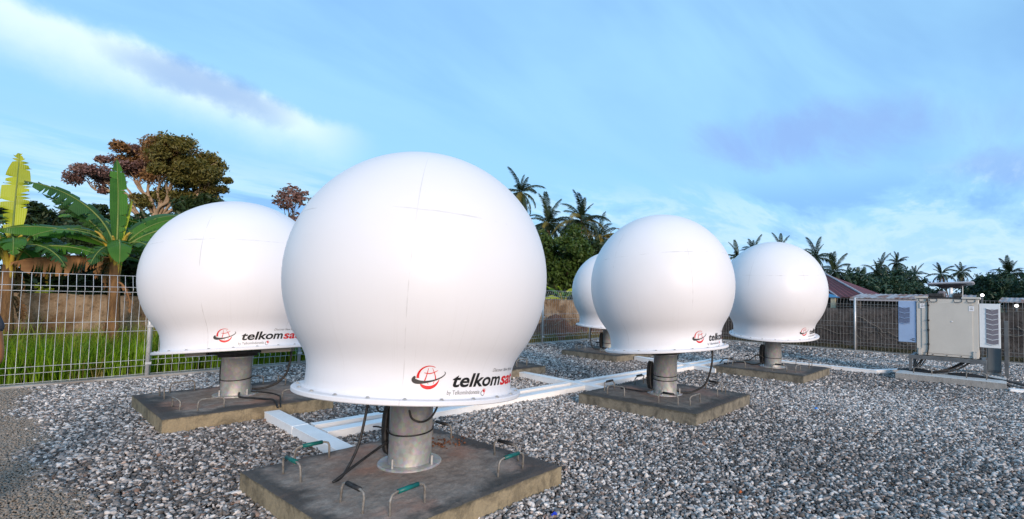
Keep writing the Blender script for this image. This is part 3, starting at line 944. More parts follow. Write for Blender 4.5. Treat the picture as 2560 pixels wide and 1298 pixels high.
def handle_mesh(w, h=0.125, lean=0.0):
    pts = [(-w / 2, 0, -0.02), (-w / 2, 0, h * 0.72), (-w / 2 + 0.012, lean * .6, h * 0.92), (-w / 2 + 0.04, lean, h), (w / 2 - 0.04, lean, h), (w / 2 - 0.012, lean * .6, h * 0.92), (w / 2, 0, h * 0.72), (w / 2, 0, -0.02)]
    return MB().tube(pts, 0.0085, 7).mesh('handle', MAT['rebar'], True)
def grip_mesh(w, h=0.125, lean=0.0, m='green_grip'):
    return MB().tube([(-w / 2 + 0.05, lean, h), (w / 2 - 0.05, lean, h + 0.002)], 0.0155, 10).mesh('grip', MAT[m], True)
HM = [handle_mesh(0.26, 0.13, 0.0), handle_mesh(0.25, 0.115, 0.02), handle_mesh(0.27, 0.12, -0.02)]
GM_g, GM_k = grip_mesh(0.25, 0.13), grip_mesh(0.25, 0.13, 0, 'black')
HANDLES = [(-0.66, 0.41, 90), (-0.65, -0.37, 90), (-0.41, -0.63, 0), (0.455, -0.64, 0), (0.70, -0.40, 90), (0.72, 0.50, 90), (-0.40, 0.69, 0), (0.40, 0.69, 0)]
SLAB_LABEL = {
    'A': 'brown stained concrete slab in the foreground with green gripped lifting handles',
    'B': 'tan sided concrete slab under the left radome, a cable tray end against it',
    'C': 'dark weathered concrete slab under the right of centre radome, all bare handles showing',
    'D': 'concrete slab mostly hidden behind the front radome, one corner showing',
    'E': 'dark concrete slab under the farthest right radome',
    'F': 'far dark concrete slab under the small peeping radome'}
for si, (key, (x, y, yaw, a, b_, t)) in enumerate(SLAB.items()):
    root = empty('concrete_slab', (x, y, 0), SLAB_LABEL[key], 'slab', 'square concrete slabs', yaw)
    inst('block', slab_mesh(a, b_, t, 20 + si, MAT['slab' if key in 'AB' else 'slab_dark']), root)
    rh = random.Random(si * 5 + 1)
    for hi, (hx, hy, hr) in enumerate(HANDLES):
        mtx = Matrix.Translation((hx + rh.uniform(-.02, .02), hy + rh.uniform(-.02, .02), t)) @ Matrix.Rotation(R(hr + rh.uniform(-5, 5)), 4, 'Z') @ Matrix.Rotation(R(rh.uniform(-7, 7)), 4, 'X')
        h_ = inst('handle', HM[0] if key == 'A' else rh.choice(HM), root, mtx)
        if key == 'A':
            g_ = inst('grip', GM_k if hi in (1, 4, 5) else GM_g, h_)
        elif key in 'CEF' and hi in (1, 4, 6, 7):
            g_ = inst('grip', GM_k, h_)

# ------------------------------------------------------------------ white cable trays
def tray(name, p0, p1, w, h, label, seg=1.2, z=GZ + 0.008):
    p0, p1 = Vector(p0), Vector(p1)
    dv = p1 - p0
    ln = dv.length
    ang = math.atan2(dv.y, dv.x)
    root = empty(name, (p0.x, p0.y, z), label, 'cable tray', 'white cable trays on the gravel', ang)
    x = 0.0
    while x < ln - 0.01:
        x1 = min(x + seg, ln)
        MB().box(x + 0.002, x1 - 0.002, -w / 2, w / 2, 0.0, h - 0.012, 0, 0.003).obj('trough', MAT['tray'], root)
        MB().box(x + 0.0015, x1 - 0.0015, -w / 2 - 0.004, w / 2 + 0.004, h - 0.012, h, 0, 0.003).obj('lid', MAT['tray'], root)
        if x > 0:
            MB().box(x - 0.02, x + 0.02, -w / 2 - 0.006, w / 2 + 0.006, h - 0.030, h + 0.003, 0, 0.002).obj('joint_strap', MAT['tray'], root)
        x = x1
    return root
tray('cable_tray', (2.225, 4.40), (2.30, 6.46), 0.15, 0.100, 'short white cable tray between the foreground slab and the left slab')
tray('cable_tray', (2.38, 5.27), (11.75, 4.98), 0.15, 0.085, 'nearer of the two long white cable trays running side by side')
tray('cable_tray', (2.40, 5.60), (11.60, 5.24), 0.11, 0.085, 'farther of the two long white cable trays running side by side')
tray('cable_tray', (6.44, 4.55), (6.60, 6.95), 0.14, 0.100, 'short white cable tray crossing the long pair left of the centre right slab')
tray('cable_tray', (9.95, 4.40), (10.42, 6.68), 0.14, 0.100, 'far white cable tray crossing the long pair near the end slabs')
tray('cable_tray', (12.66, 4.05), (12.62, 1.97), 0.12, 0.085, 'white cable tray running from the far right slab towards the cabinet')
tray('cable_tray', (12.655, 2.05), (13.45, 1.62), 0.12, 0.078, 'short angled white cable tray joining the cabinet slab')
tray('cable_tray', (12.08, -0.16), (12.6, -2.6), 0.14, 0.055, 'white cable tray leaving the cabinet slab at the right edge')

# ------------------------------------------------------------------ equipment cabinet at the right
MAT['cab'] = noisy('light_grey_cabinet_paint', (0.54, 0.515, 0.465), (0.50, 0.475, 0.43), 2, 0.5, 0, 0.04)
MAT['cab_white'] = noisy('white_cooler_paint', (0.70, 0.73, 0.74), (0.64, 0.67, 0.69), 2, 0.45, 0, 0.02)
MAT['cab_white_bluelit'] = noisy('white_cooler_paint_bluelit', (0.30, 0.42, 0.62), (0.27, 0.38, 0.57), 2, 0.45, 0, 0.02)  # left white cooler, the bluish light on it put into the paint colour
MAT['vent'] = noisy('grey_vent_mesh', (0.20, 0.19, 0.22), (0.15, 0.145, 0.17), 60, 0.7, 0, 0.3)
MAT['vent_bluelit'] = noisy('grey_vent_mesh_bluelit', (0.13, 0.17, 0.27), (0.10, 0.14, 0.23), 60, 0.7, 0, 0.3)  # left vent: grey mesh tinted with that same painted bluish light
MAT['steel_frame'] = noisy('grey_frame_steel', (0.17, 0.18, 0.185), (0.12, 0.125, 0.13), 5, 0.5, 0.4, 0.05)
MAT['sticker'] = noisy('white_sticker', (0.75, 0.75, 0.76), (0.70, 0.70, 0.72), 5, 0.5, 0, 0)
def make_sticker_print():
    return MAT['print_grey']

CX0, CX1, CY0, CY1, CZ0, CZ1 = 12.75, 13.40, 0.265, 1.275, 0.46, 1.65
gs = empty('cabinet_slab', (12.53, 0.72, 0), 'long low grey concrete slab under the equipment cabinet', 'slab')
inst('block', slab_mesh(0.86, 1.70, 0.115, 91, MAT['slab_grey'], 20), gs)
for (hx, hy, hr) in ((-0.20, 0.42, 90), (-0.20, -0.42, 90), (0.20, 0.40, 90), (0.20, -0.40, 90)):
    inst('handle', HM[0], gs, Matrix.Translation((hx, hy, 0.10)) @ Matrix.Rotation(R(hr), 4, 'Z') @ Matrix.Diagonal((1.15, 1, 1, 1)))
gs2 = empty('cabinet_slab', (13.36, 0.72, 0), 'narrow grey concrete slab behind, carrying the rear cabinet legs', 'slab')
inst('block', slab_mesh(0.34, 1.6, 0.075, 92, MAT['slab_grey'], 14), gs2)

cab = empty('equipment_cabinet', (13.05, 0.77, 0.10), 'light grey outdoor equipment cabinet on a steel frame with white coolers at its sides', 'cabinet')
def cpart(name, mb, m, parent=None, smooth=False):
    o = mb.obj(name, m, parent or cab, smooth)
    if parent is None:
        o.location = (-13.05, -0.77, -0.10)
    return o
cb = cpart('housing', MB().box(CX0, CX1, CY0, CY1, CZ0, CZ1 - 0.02, 0, 0.006), MAT['cab'])
cpart('door_panel', MB().box(CX0 - 0.012, CX0 + 0.001, CY0 + 0.09, CY1 - 0.09, CZ0 + 0.05, CZ1 - 0.10, 0, 0.004), MAT['cab'])
for y0, y1 in ((CY0 - 0.03, CY0 + 0.26), (CY1 - 0.20, CY1 + 0.03)):
    cpart('lid', MB().box(CX0 - 0.03, CX1 + 0.03, y0, y1, CZ1 - 0.02, CZ1 + 0.02, 0, 0.005), MAT['cab'])
cpart('roof_rail', MB().box(CX0 - 0.015, CX0 + 0.10, CY0 + 0.27, CY1 - 0.21, CZ1 - 0.019, CZ1 + 0.012, 0, 0.004), MAT['dark_metal'])
for yc in (1.165, 0.985, 0.585, 0.375):
    pts = [(CX0 - 0.004, yc - 0.062, 1.585), (CX0 - 0.03, yc - 0.055, 1.56), (CX0 - 0.03, yc + 0.055, 1.56), (CX0 - 0.004, yc + 0.062, 1.585), (CX0 - 0.004, yc + 0.066, 1.625), (CX0 - 0.004, yc - 0.066, 1.625), (CX0 - 0.004, yc - 0.062, 1.585)]
    cpart('lifting_handle', MB().tube(pts, 0.007, 6), MAT['steel_frame'], None, True)
for yc, zc in ((1.175, 1.475), (0.372, 1.44)):
    s = cpart('sticker', MB().box(CX0 - 0.017, CX0 - 0.0135, yc - 0.042, yc + 0.042, zc - 0.05, zc + 0.05), MAT['sticker'])
    MB().box(CX0 - 0.0185, CX0 - 0.0172, yc - 0.034, yc + 0.030, zc + 0.052, zc + 0.060).obj('sticker_edge', MAT['print_dark'], s)
    for kz, wd in ((0.018, 0.018), (-0.004, 0.026), (-0.018, 0.022)):
        MB().box(CX0 - 0.0182, CX0 - 0.0172, yc - wd, yc + wd, zc + kz - 0.004, zc + kz + 0.004).obj('sticker_line', MAT['print_grey'], s)
pts = smooth_curve([(CX0 - 0.025, 1.085, 1.63), (CX0 - 0.025, 1.075, 1.45), (CX0 - 0.025, 1.078, 1.2), (CX0 - 0.025, 1.072, 0.9), (CX0 - 0.025, 1.074, 0.62), (CX0 - 0.03, 1.095, 0.47)], 5)
cd = cpart('conduit', MB().tube(pts, 0.011, 7), MAT['black'], None, True)
for zc in (1.49, 1.18, 0.98, 0.69):
    MB().box(CX0 - 0.042, CX0 - 0.012, 1.054, 1.094, zc - 0.013, zc + 0.013).obj('clip', MAT['black'], cd)
cpart('lock', MB().lathe([(0.0, 0.0), (0.013, 0.0), (0.012, 0.010), (0.0, 0.011)], 12, 0, Matrix.Translation((CX0 - 0.012, 0.68, 1.17)) @ Matrix.Rotation(R(-90), 4, 'Y')), MAT['sticker'])
for yc in (1.215, 0.325):
    f = cpart('foot_bracket', MB().box(CX0 - 0.03, CX0 - 0.004, yc - 0.032, yc + 0.032, 0.455, 0.60, 0, 0.004), MAT['cab'])
    for dz in (0.475, 0.585):
        for dy in (-0.02, 0.02):
            MB().box(CX0 - 0.035, CX0 - 0.029, yc + dy - 0.006, yc + dy + 0.006, dz - 0.006, dz + 0.006).obj('screw', MAT['bolt'], f)
for yc in (1.0, 0.77, 0.54):
    cpart('screw', MB().box(CX0 - 0.008, CX0 - 0.001, yc - 0.008, yc + 0.008, 0.475, 0.491), MAT['dark_metal'])
# frame
for xx in (12.66, 13.36):
    cpart('rail', MB().box(xx - 0.035, xx + 0.035, 0.145, 1.405, 0.375, 0.452, 0, 0.004), MAT['steel_frame'])
for xx, zb in ((12.66, 0.10), (13.36, 0.075)):
    for yc in (0.175, 1.375):
        l_ = cpart('leg', MB().box(xx - 0.028, xx + 0.028, yc - 0.026, yc + 0.026, zb, 0.376, 0, 0.003), MAT['steel_frame'])
        MB().box(xx - 0.05, xx + 0.05, yc - 0.05, yc + 0.05, zb - 0.004, zb + 0.008).obj('foot_plate', MAT['steel_frame'], l_)
for yc in (0.20, 1.35):
    cpart('cross_rail', MB().box(12.694, 13.326, yc - 0.03, yc + 0.03, 0.385, 0.45, 0, 0.003), MAT['steel_frame'])

def cooler(y0, y1, z0, z1, m, mv, vy0, vy1, vz0, vz1, n):
    c = cpart('cooler', MB().box(CX0 + 0.02, CX0 + 0.42, y0, y1, z0, z1, 0, 0.008), m)
    v = MB().box(CX0 + 0.012, CX0 + 0.0215, vy0, vy1, vz0, vz1).obj('vent', mv, c)
    dz = (vz1 - vz0) / n
    ym = (vy0 + vy1) / 2
    for k in range(n + 1):
        z = vz0 + dz * k
        pts = [(CX0 + 0.009, vy0 - 0.002, z + 0.012), (CX0 + 0.009, ym, z - 0.016), (CX0 + 0.009, vy1 + 0.002, z + 0.012)]
        w = 0.006
        vs = []
        for (px_, py_, pz_) in pts:
            vs += [(px_ + 0.008, py_, pz_ - w), (px_ - 0.006, py_, pz_ - w * .6), (px_ - 0.006, py_, pz_ + w * .6), (px_ + 0.008, py_, pz_ + w)]
        fs = []
        for i in range(2):
            for j in range(3):
                fs.append((i * 4 + j, i * 4 + j + 1, i * 4 + 5 + j, i * 4 + 4 + j))
        MB().add(vs, fs).obj('vent_slat', m, c)
    return c
cooler(-0.062, 0.258, 0.69, 1.545, MAT['cab_white'], MAT['vent'], -0.032, 0.150, 0.76, 1.44, 7)
cl = cooler(1.284, 1.60, 0.70, 1.565, MAT['cab_white_bluelit'], MAT['vent_bluelit'], 1.395, 1.588, 1.10, 1.43, 3)
mk = MB()
for dy, dz, w in ((1.31, 0.775, 0.05), (1.33, 0.75, 0.06), (1.31, 0.735, 0.045)):
    mk.box(CX0 + 0.0155, CX0 + 0.0195, dy, dy + w, dz, dz + 0.010)
mk.obj('maker_mark', MAT['print_dark'], cl)
# bundle of black cables sagging under the cabinet
rc = random.Random(3)
for k in range(9):
    y0 = rc.uniform(0.34, 0.50)
    x0 = 12.78 + rc.uniform(0, 0.3)
    sag = rc.uniform(0.0, 0.05)
    pts = [(x0, y0, 0.455), (x0 - 0.03, y0 + 0.08, 0.33), (12.72 - rc.uniform(0, .1), y0 + 0.30, 0.17 + sag), (12.62 - rc.uniform(0, .12), y0 + 0.55, 0.135 + sag * .3), (12.62 + rc.uniform(-.1, .1), 1.25, 0.13 + 0.012 * k % 0.04), (12.85 + rc.uniform(-.1, .1), 1.62, 0.11)]
    cpart('cable', MB().tube(smooth_curve(pts, 6), 0.012, 6), MAT['black'], None, True)
for k in range(6):
    y0 = rc.uniform(1.08, 1.24)
    x0 = 12.8 + rc.uniform(0, 0.3)
    pts = [(x0, y0, 0.455), (x0 - 0.05, y0 + 0.02 + 0.1 * rc.random(), 0.33), (12.68, 1.20 + 0.12 * rc.random(), 0.18), (12.66, 1.0 + rc.random() * .3, 0.12)]
    cpart('cable', MB().tube(smooth_curve(pts, 6), 0.010, 6), MAT['black'], None, True)
for k in range(5):
    pts = [(12.60 + 0.03 * k, 0.75, 0.13), (12.55 + 0.03 * k, 0.45, 0.125 + 0.01 * k), (12.56 + 0.03 * k, 0.15, 0.13), (12.52 + 0.04 * k, -0.15, 0.10), (12.50 + 0.08 * k, -0.6, 0.03), (12.50 + 0.15 * k, -1.4, 0.03)]
    cpart('cable', MB().tube(smooth_curve(pts, 6), 0.012, 6), MAT['black'], None, True)

# flat panel antenna lying on the cabinet
MAT['panel'] = noisy('pale_antenna_plastic', (0.46, 0.47, 0.52), (0.40, 0.41, 0.46), 3, 0.4, 0, 0)
MAT['panel_dark'] = noisy('dark_antenna_underside', (0.035, 0.035, 0.045), (0.06, 0.058, 0.07), 6, 0.5, 0, 0)
fp = empty('flat_antenna', (12.95, 0.71, CZ1 + 0.012), 'thin flat panel antenna tilted on a short mast above the cabinet', 'antenna')
tilt = Matrix.Translation((0, 0, 0.272)) @ Matrix.Rotation(R(-2.5), 4, 'X') @ Matrix.Rotation(R(3), 4, 'Y')
def rounded_rect(hx, hy, r, n=5):
    o = []
    for cx, cy, a0 in ((hx - r, hy - r, 0), (-hx + r, hy - r, 90), (-hx + r, -hy + r, 180), (hx - r, -hy + r, 270)):
        for i in range(n + 1):
            a = R(a0 + 90 * i / n)
            o.append((cx + r * math.cos(a), cy + r * math.sin(a)))
    return o
def loft(layers):
    vs, fs = [], []
    n = len(layers[0][0])
    for ring, z in layers:
        vs += [(x, y, z) for x, y in ring]
    for i in range(len(layers) - 1):
        for j in range(n):
            j2 = (j + 1) % n
            fs.append((i * n + j, i * n + j2, (i + 1) * n + j2, (i + 1) * n + j))
    fs.append(tuple(range(n - 1, -1, -1)))
    fs.append(tuple((len(layers) - 1) * n + j for j in range(n)))
    return MB().add(vs, fs)
o = loft([(rounded_rect(.24, .345, .05), -0.020), (rounded_rect(.275, .38, .05), -0.006), (rounded_rect(.28, .385, .05), 0.010), (rounded_rect(.265, .37, .05), 0.020)]).obj('face_panel', MAT['panel'], fp)
o.matrix_local = tilt
o = loft([(rounded_rect(.12, .15, .04), -0.085), (rounded_rect(.15, .19, .04), -0.060), (rounded_rect(.20, .26, .05), -0.021)]).obj('back_shell', MAT['panel_dark'], fp)
o.matrix_local = tilt
MB().lathe([(0.045, 0.0), (0.045, 0.02), (0.032, 0.022), (0.032, 0.20)], 16).obj('mast', MAT['tray'], fp, True, (-0.12, -0.01, -0.008))
MB().box(-0.20, 0.10, 0.08, 0.20, 0.0, 0.125, 0, 0.02).obj('drive_housing', MAT['vent'], fp)
MB().box(-0.22, 0.15, 0.10, 0.36, 0.0, 0.075, 0, 0.02).obj('base_box', MAT['dark_metal'], fp)
MB().box(-0.22, 0.15, -0.19, -0.05, 0.0, 0.085, 0, 0.02).obj('base_box', MAT['dark_metal'], fp)
MB().tube([(-0.1, -0.20, 0.0), (-0.1, -0.20, 0.26)], 0.006, 6).obj('strut', MAT['tray'], fp)
MB().tube([(-0.12, -0.04, 0.14), (-0.1, -0.16, 0.22)], 0.008, 6).obj('strut', MAT['dark_metal'], fp)

# grey enclosure and post standing behind the cabinet
MAT['encl'] = noisy('flat_grey_enclosure', (0.17, 0.18, 0.18), (0.15, 0.155, 0.16), 3, 0.55, 0, 0.03)
en = empty('power_enclosure', (14.5, 0.05, GZ), 'narrow grey enclosure standing behind the cabinet under the white cooler', 'enclosure')
MB().box(-0.12, 0.12, -0.13, 0.115, 0.10, 1.25, 0, 0.008).obj('housing', MAT['encl'], en)
MB().box(-0.10, 0.10, -0.12, 0.11, 0.0, 0.10).obj('plinth', MAT['slab_grey'], en)
MB().box(-0.128, -0.1202, -0.115, 0.10, 0.14, 1.20, 0, 0.003).obj('door', MAT['encl'], en)
po = empty('steel_post', (14.3, -0.16, GZ), 'dark grey steel post between the cooler and the fence', 'post')
MB().box(-0.035, 0.035, -0.035, 0.035, 0.0, 1.22, 0, 0.004).obj('shaft', MAT['steel_frame'], po)
MB().box(-0.07, 0.07, -0.07, 0.07, 0.0, 0.012).obj('foot_plate', MAT['steel_frame'], po)

# ------------------------------------------------------------------ litter on the gravel
MAT['blue_bit'] = noisy('blue_plastic', (0.01, 0.03, 0.42), (0.01, 0.05, 0.5), 10, 0.4, 0, 0)
MAT['cyan_bit'] = noisy('bright_blue_plastic', (0.02, 0.25, 0.75), (0.02, 0.2, 0.65), 10, 0.4, 0, 0)
MAT['orange_bit'] = noisy('orange_brick', (0.45, 0.12, 0.03), (0.38, 0.09, 0.03), 10, 0.8, 0, 0.3)
def scrap(name, loc, m, s, label, seed):
    rs = random.Random(seed)
    mb = MB()
    n = 7
    ring = [(s * (0.6 + 0.5 * rs.random()) * math.cos(2 * PI * i / n), s * .6 * (0.6 + .5 * rs.random()) * math.sin(2 * PI * i / n), rs.uniform(0.004, 0.02)) for i in range(n)]
    low = [(x * .9, y * .9, z - 0.006) for x, y, z in ring]
    vs = ring + low + [(0, 0, 0.028)]
    fs = [(i, (i + 1) % n, 2 * n) for i in range(n)] + [((i + 1) % n, i, n + i, n + (i + 1) % n) for i in range(n)]
    o = mb.add(vs, fs).obj(name, m)
    o.location = loc
    return tag(o, label, 'litter')
scrap('plastic_scrap', (2.634, 2.327, GZ + 0.025), MAT['blue_bit'], 0.035, 'dark blue plastic scrap on the gravel beside the front slab', 1)
scrap('plastic_scrap', (7.722, 1.951, GZ + 0.025), MAT['cyan_bit'], 0.045, 'bright blue plastic scrap on the open gravel right of the slabs', 2)
scrap('brick_chip', (3.93, 1.542, GZ + 0.022), MAT['orange_bit'], 0.026, 'orange brick chip lying on the gravel at the lower right', 3)
#@@VEG@@
# ------------------------------------------------------------------ vegetation materials
def leaf_mat(name, c1, c2, scale=2.0, rough=0.5, trans=0.25, ribs=0.0, var=0.35):
    m, nt, b = new_mat(name)
    co = nt.add('ShaderNodeTexCoord').outputs['Object']
    oi = nt.add('ShaderNodeObjectInfo').outputs['Random']
    n = nt.noise(co, scale, 4, 0.6, w=nt.math('MULTIPLY', oi, 21.0))
    col = nt.mix(nt.step(n, 0.32, 0.68), c1, c2)
    rnd = nt.add('ShaderNodeNewGeometry').outputs['Random Per Island']
    col = nt.mix(nt.step(rnd, 0.0, 1.0, 0.0, var), col, tuple(min(1, x * 1.9) for x in c2))
    setp(nt, b, base=col, rough=rough, spec=0.3)
    tr = nt.add('ShaderNodeBsdfTranslucent', {0: nt.mix(1.0, col, (1.0, 1.15, 0.6), 'MULTIPLY')})
    mx = nt.add('ShaderNodeMixShader', {0: trans, 1: b.outputs[0], 2: tr.outputs[0]})
    out = [q for q in nt.n if q.type == 'OUTPUT_MATERIAL'][0]
    nt.t.links.new(mx.outputs[0], out.inputs[0])
    if ribs:
        wv = nt.add('ShaderNodeTexWave', {'Vector': nt.add('ShaderNodeUVMap').outputs[0] if False else co, 'Scale': ribs, 'Distortion': 1.0})
        setp(nt, b, normal=bump(nt, wv.outputs[0], 0.25, 0.01))
    return m
MAT['banana'] = leaf_mat('banana_leaf_green', (0.030, 0.105, 0.012), (0.060, 0.16, 0.018), 2.5, 0.38, 0.36, 12)
MAT['banana_dark'] = leaf_mat('banana_leaf_dark', (0.022, 0.066, 0.016), (0.040, 0.105, 0.022), 2.5, 0.40, 0.26, 12)
MAT['banana_lime'] = leaf_mat('banana_leaf_lime', (0.28, 0.33, 0.020), (0.40, 0.42, 0.030), 2.0, 0.42, 0.35, 12)
MAT['banana_dead'] = leaf_mat('banana_leaf_dead', (0.16, 0.075, 0.030), (0.26, 0.14, 0.060), 4, 0.8, 0.1)
MAT['banana_rib'] = noisy('banana_midrib', (0.11, 0.17, 0.035), (0.17, 0.21, 0.05), 4, 0.5, 0, 0)
MAT['banana_stalk'] = noisy('banana_stalk_yellow', (0.42, 0.30, 0.035), (0.33, 0.24, 0.04), 5, 0.5, 0, 0.1, stretch=(3, 3, 1))
MAT['banana_stem'] = noisy('banana_stem_husk', (0.20, 0.11, 0.045), (0.10, 0.055, 0.025), 7, 0.85, 0, 0.6, 20, 0.02, stretch=(3, 3, 0.6))
MAT['palm'] = leaf_mat('coconut_frond_green', (0.012, 0.024, 0.012), (0.026, 0.042, 0.016), 1.0, 0.5, 0.10)
MAT['palm_gold'] = leaf_mat('coconut_frond_gold', (0.11, 0.10, 0.020), (0.20, 0.15, 0.030), 1.0, 0.5, 0.18)
MAT['palm_dead'] = leaf_mat('coconut_frond_dead', (0.14, 0.095, 0.055), (0.20, 0.14, 0.085), 1.0, 0.8, 0.05)
MAT['palm_trunk'] = noisy('palm_bark', (0.16, 0.135, 0.115), (0.10, 0.085, 0.07), 3, 0.9, 0, 0.6, 12, 0.05, stretch=(1, 1, 4))
MAT['bark_pale'] = noisy('pale_bark', (0.40, 0.29, 0.19), (0.26, 0.185, 0.12), 1.5, 0.85, 0, 0.4, 9, 0.05)
MAT['bark'] = noisy('brown_bark', (0.13, 0.095, 0.065), (0.075, 0.055, 0.04), 2, 0.9, 0, 0.5, 9, 0.05)
MAT['leaf_olive'] = leaf_mat('olive_leaf', (0.075, 0.078, 0.018), (0.14, 0.115, 0.03), 0.6, 0.5, 0.2)
MAT['leaf_russet'] = leaf_mat('russet_leaf', (0.17, 0.090, 0.042), (0.25, 0.135, 0.055), 0.6, 0.55, 0.2)
MAT['leaf_plum'] = leaf_mat('plum_leaf', (0.13, 0.075, 0.075), (0.18, 0.105, 0.09), 0.6, 0.55, 0.15)
MAT['leaf_dark'] = leaf_mat('dark_green_leaf', (0.012, 0.026, 0.010), (0.026, 0.045, 0.015), 0.8, 0.5, 0.12)
MAT['leaf_mid'] = leaf_mat('mid_green_leaf', (0.028, 0.058, 0.012), (0.055, 0.090, 0.018), 0.8, 0.5, 0.18)
MAT['leaf_teal'] = leaf_mat('far_green_leaf', (0.016, 0.038, 0.026), (0.028, 0.060, 0.036), 0.8, 0.5, 0.12)

# ------------------------------------------------------------------ banana plants
def banana_leaf(base, az, e0, e1, length, width, roll, m, tear=0.3, petiole=0.12, seed=0, bend=1.0, name='leaf', parent=None, side_az=0.0, hang=0.25):
    """a paddle leaf: curved midrib, two blades folded along it and torn between the side veins"""
    rs = random.Random(seed)
    n = 34
    pts, tans = [], []
    p = Vector((0, 0, 0))
    a = az
    for i in range(n + 1):
        s = i / n
        e = e0 + (e1 - e0) * s ** bend
        a = az + side_az * s
        tg = Vector((math.cos(R(a)) * math.cos(R(e)), math.sin(R(a)) * math.cos(R(e)), math.sin(R(e))))
        pts.append(p.copy()); tans.append(tg)
        p = p + tg * (length / n)
    rib = MB().tube(pts, [0.020 * (1 - 0.85 * i / n) + 0.002 for i in range(n + 1)], 5)
    blade = MB()
    i0 = int(petiole * n)
    for sd in (-1, 1):
        prev_off = 0.0
        vs, fs = [], []
        row = None
        off = 0.0
        for i in range(i0, n + 1):
            s = (i - i0) / (n - i0)
            w = 0.86 * width * (math.sin(PI * min(1, s * 0.96 + 0.035)) ** 0.42) * (1.0 if s < 0.75 else 1 - 0.55 * ((s - 0.75) / 0.25) ** 2)
            tg = tans[i]
            h = Vector((-math.sin(R(az)), math.cos(R(az)), 0))
            sv = (h - tg * h.dot(tg)).normalized()
            nv = tg.cross(sv).normalized()
            ca, sa = math.cos(R(roll)), math.sin(R(roll))
            sv2 = sv * ca + nv * sa
            nv2 = nv * ca - sv * sa
            if nv2.z < 0 and abs(roll) < 89: nv2 = -nv2
            q = []
            for k in range(4):
                f = k / 3
                lat = w * f
                dz = -hang * w * f * f
                q.append(pts[i] + sv2 * (sd * lat) + Vector((0, 0, 1)) * dz + tg * (0.16 * w * f) + nv2 * (0.10 * w * f + off * f))
            o = len(vs)
            vs += q
            torn = rs.random() < tear
            if row is not None:
                for k in range(3):
                    fs.append((row + k, row + k + 1, o + k + 1, o + k) if sd > 0 else (row + k, o + k, o + k + 1, row + k + 1))
            row = o
            if torn and 0.05 < s < 0.97:
                off = rs.uniform(-0.30, 0.16) * width
                o2 = len(vs)
                q2 = [q[0], q[1] + nv2 * off * .33, q[2] + nv2 * off * .66 + tg * 0.02, q[3] + nv2 * off + tg * 0.06]
                vs += q2
                row = o2
        blade.add(vs, fs)
    o = blade.obj(name, m, parent, True)
    o.location = base
    r_ = rib.obj('midrib', MAT['banana_rib'] if m is not MAT['banana_dead'] else MAT['banana_dead'], o, True)
    return o

def banana_plant(loc, hstem, leaves, label, seed, stalks=5, dead=6, crown_yellow=True, r0=0.10):
    root = empty('banana_plant', loc, label, 'banana plant', 'banana plants behind the left fence')
    rs = random.Random(seed)
    pts = [(0.02 * rs.uniform(-1, 1), 0.02 * rs.uniform(-1, 1), z) for z in (0, hstem * .3, hstem * .6, hstem * .85)] + [(0, 0, hstem)]
    MB().tube(smooth_curve(pts, 4), [r0 * (1.15 - 0.45 * i / 16) for i in range(17)], 12).obj('stem', MAT['banana_stem'], root, True)
    for k in range(stalks):
        a = 2 * PI * k / stalks + rs.uniform(-.3, .3)
        l = rs.uniform(0.35, 0.6)
        sp = rs.uniform(0.10, 0.30)
        p = [(0.03 * math.cos(a), 0.03 * math.sin(a), hstem - 0.45), (0.06 * math.cos(a), 0.06 * math.sin(a), hstem - 0.15), (sp * math.cos(a), sp * math.sin(a), hstem + l * 0.55), (sp * 1.5 * math.cos(a), sp * 1.5 * math.sin(a), hstem + l * .75)]
        MB().tube(smooth_curve(p, 4), [0.045 - 0.030 * i / 12 for i in range(13)], 8).obj('leaf_stalk', MAT['banana_stalk'], root, True)
    for i, (az, e0, e1, ln, wd, roll, mm, tear, kw) in enumerate(leaves):
        k2 = dict(kw)
        h = k2.pop('h', hstem)
        banana_leaf((0.03 * math.cos(R(az)), 0.03 * math.sin(R(az)), h), az, e0, e1, ln, wd, roll, MAT[mm], tear, seed=seed * 31 + i, parent=root, **k2)
    for k in range(dead):
        az = rs.uniform(0, 360)
        h = rs.uniform(0.45, 0.98) * hstem
        banana_leaf((r0 * .9 * math.cos(R(az)), r0 * .9 * math.sin(R(az)), h), az, rs.uniform(-30, 10), -88, rs.uniform(0.45, 0.9) * min(1, h), rs.uniform(.05, .09), rs.uniform(-60, 60), MAT['banana_dead'], 0.6, 0.05, seed=seed * 77 + k, bend=0.4, name='dead_leaf', parent=root)
    return root

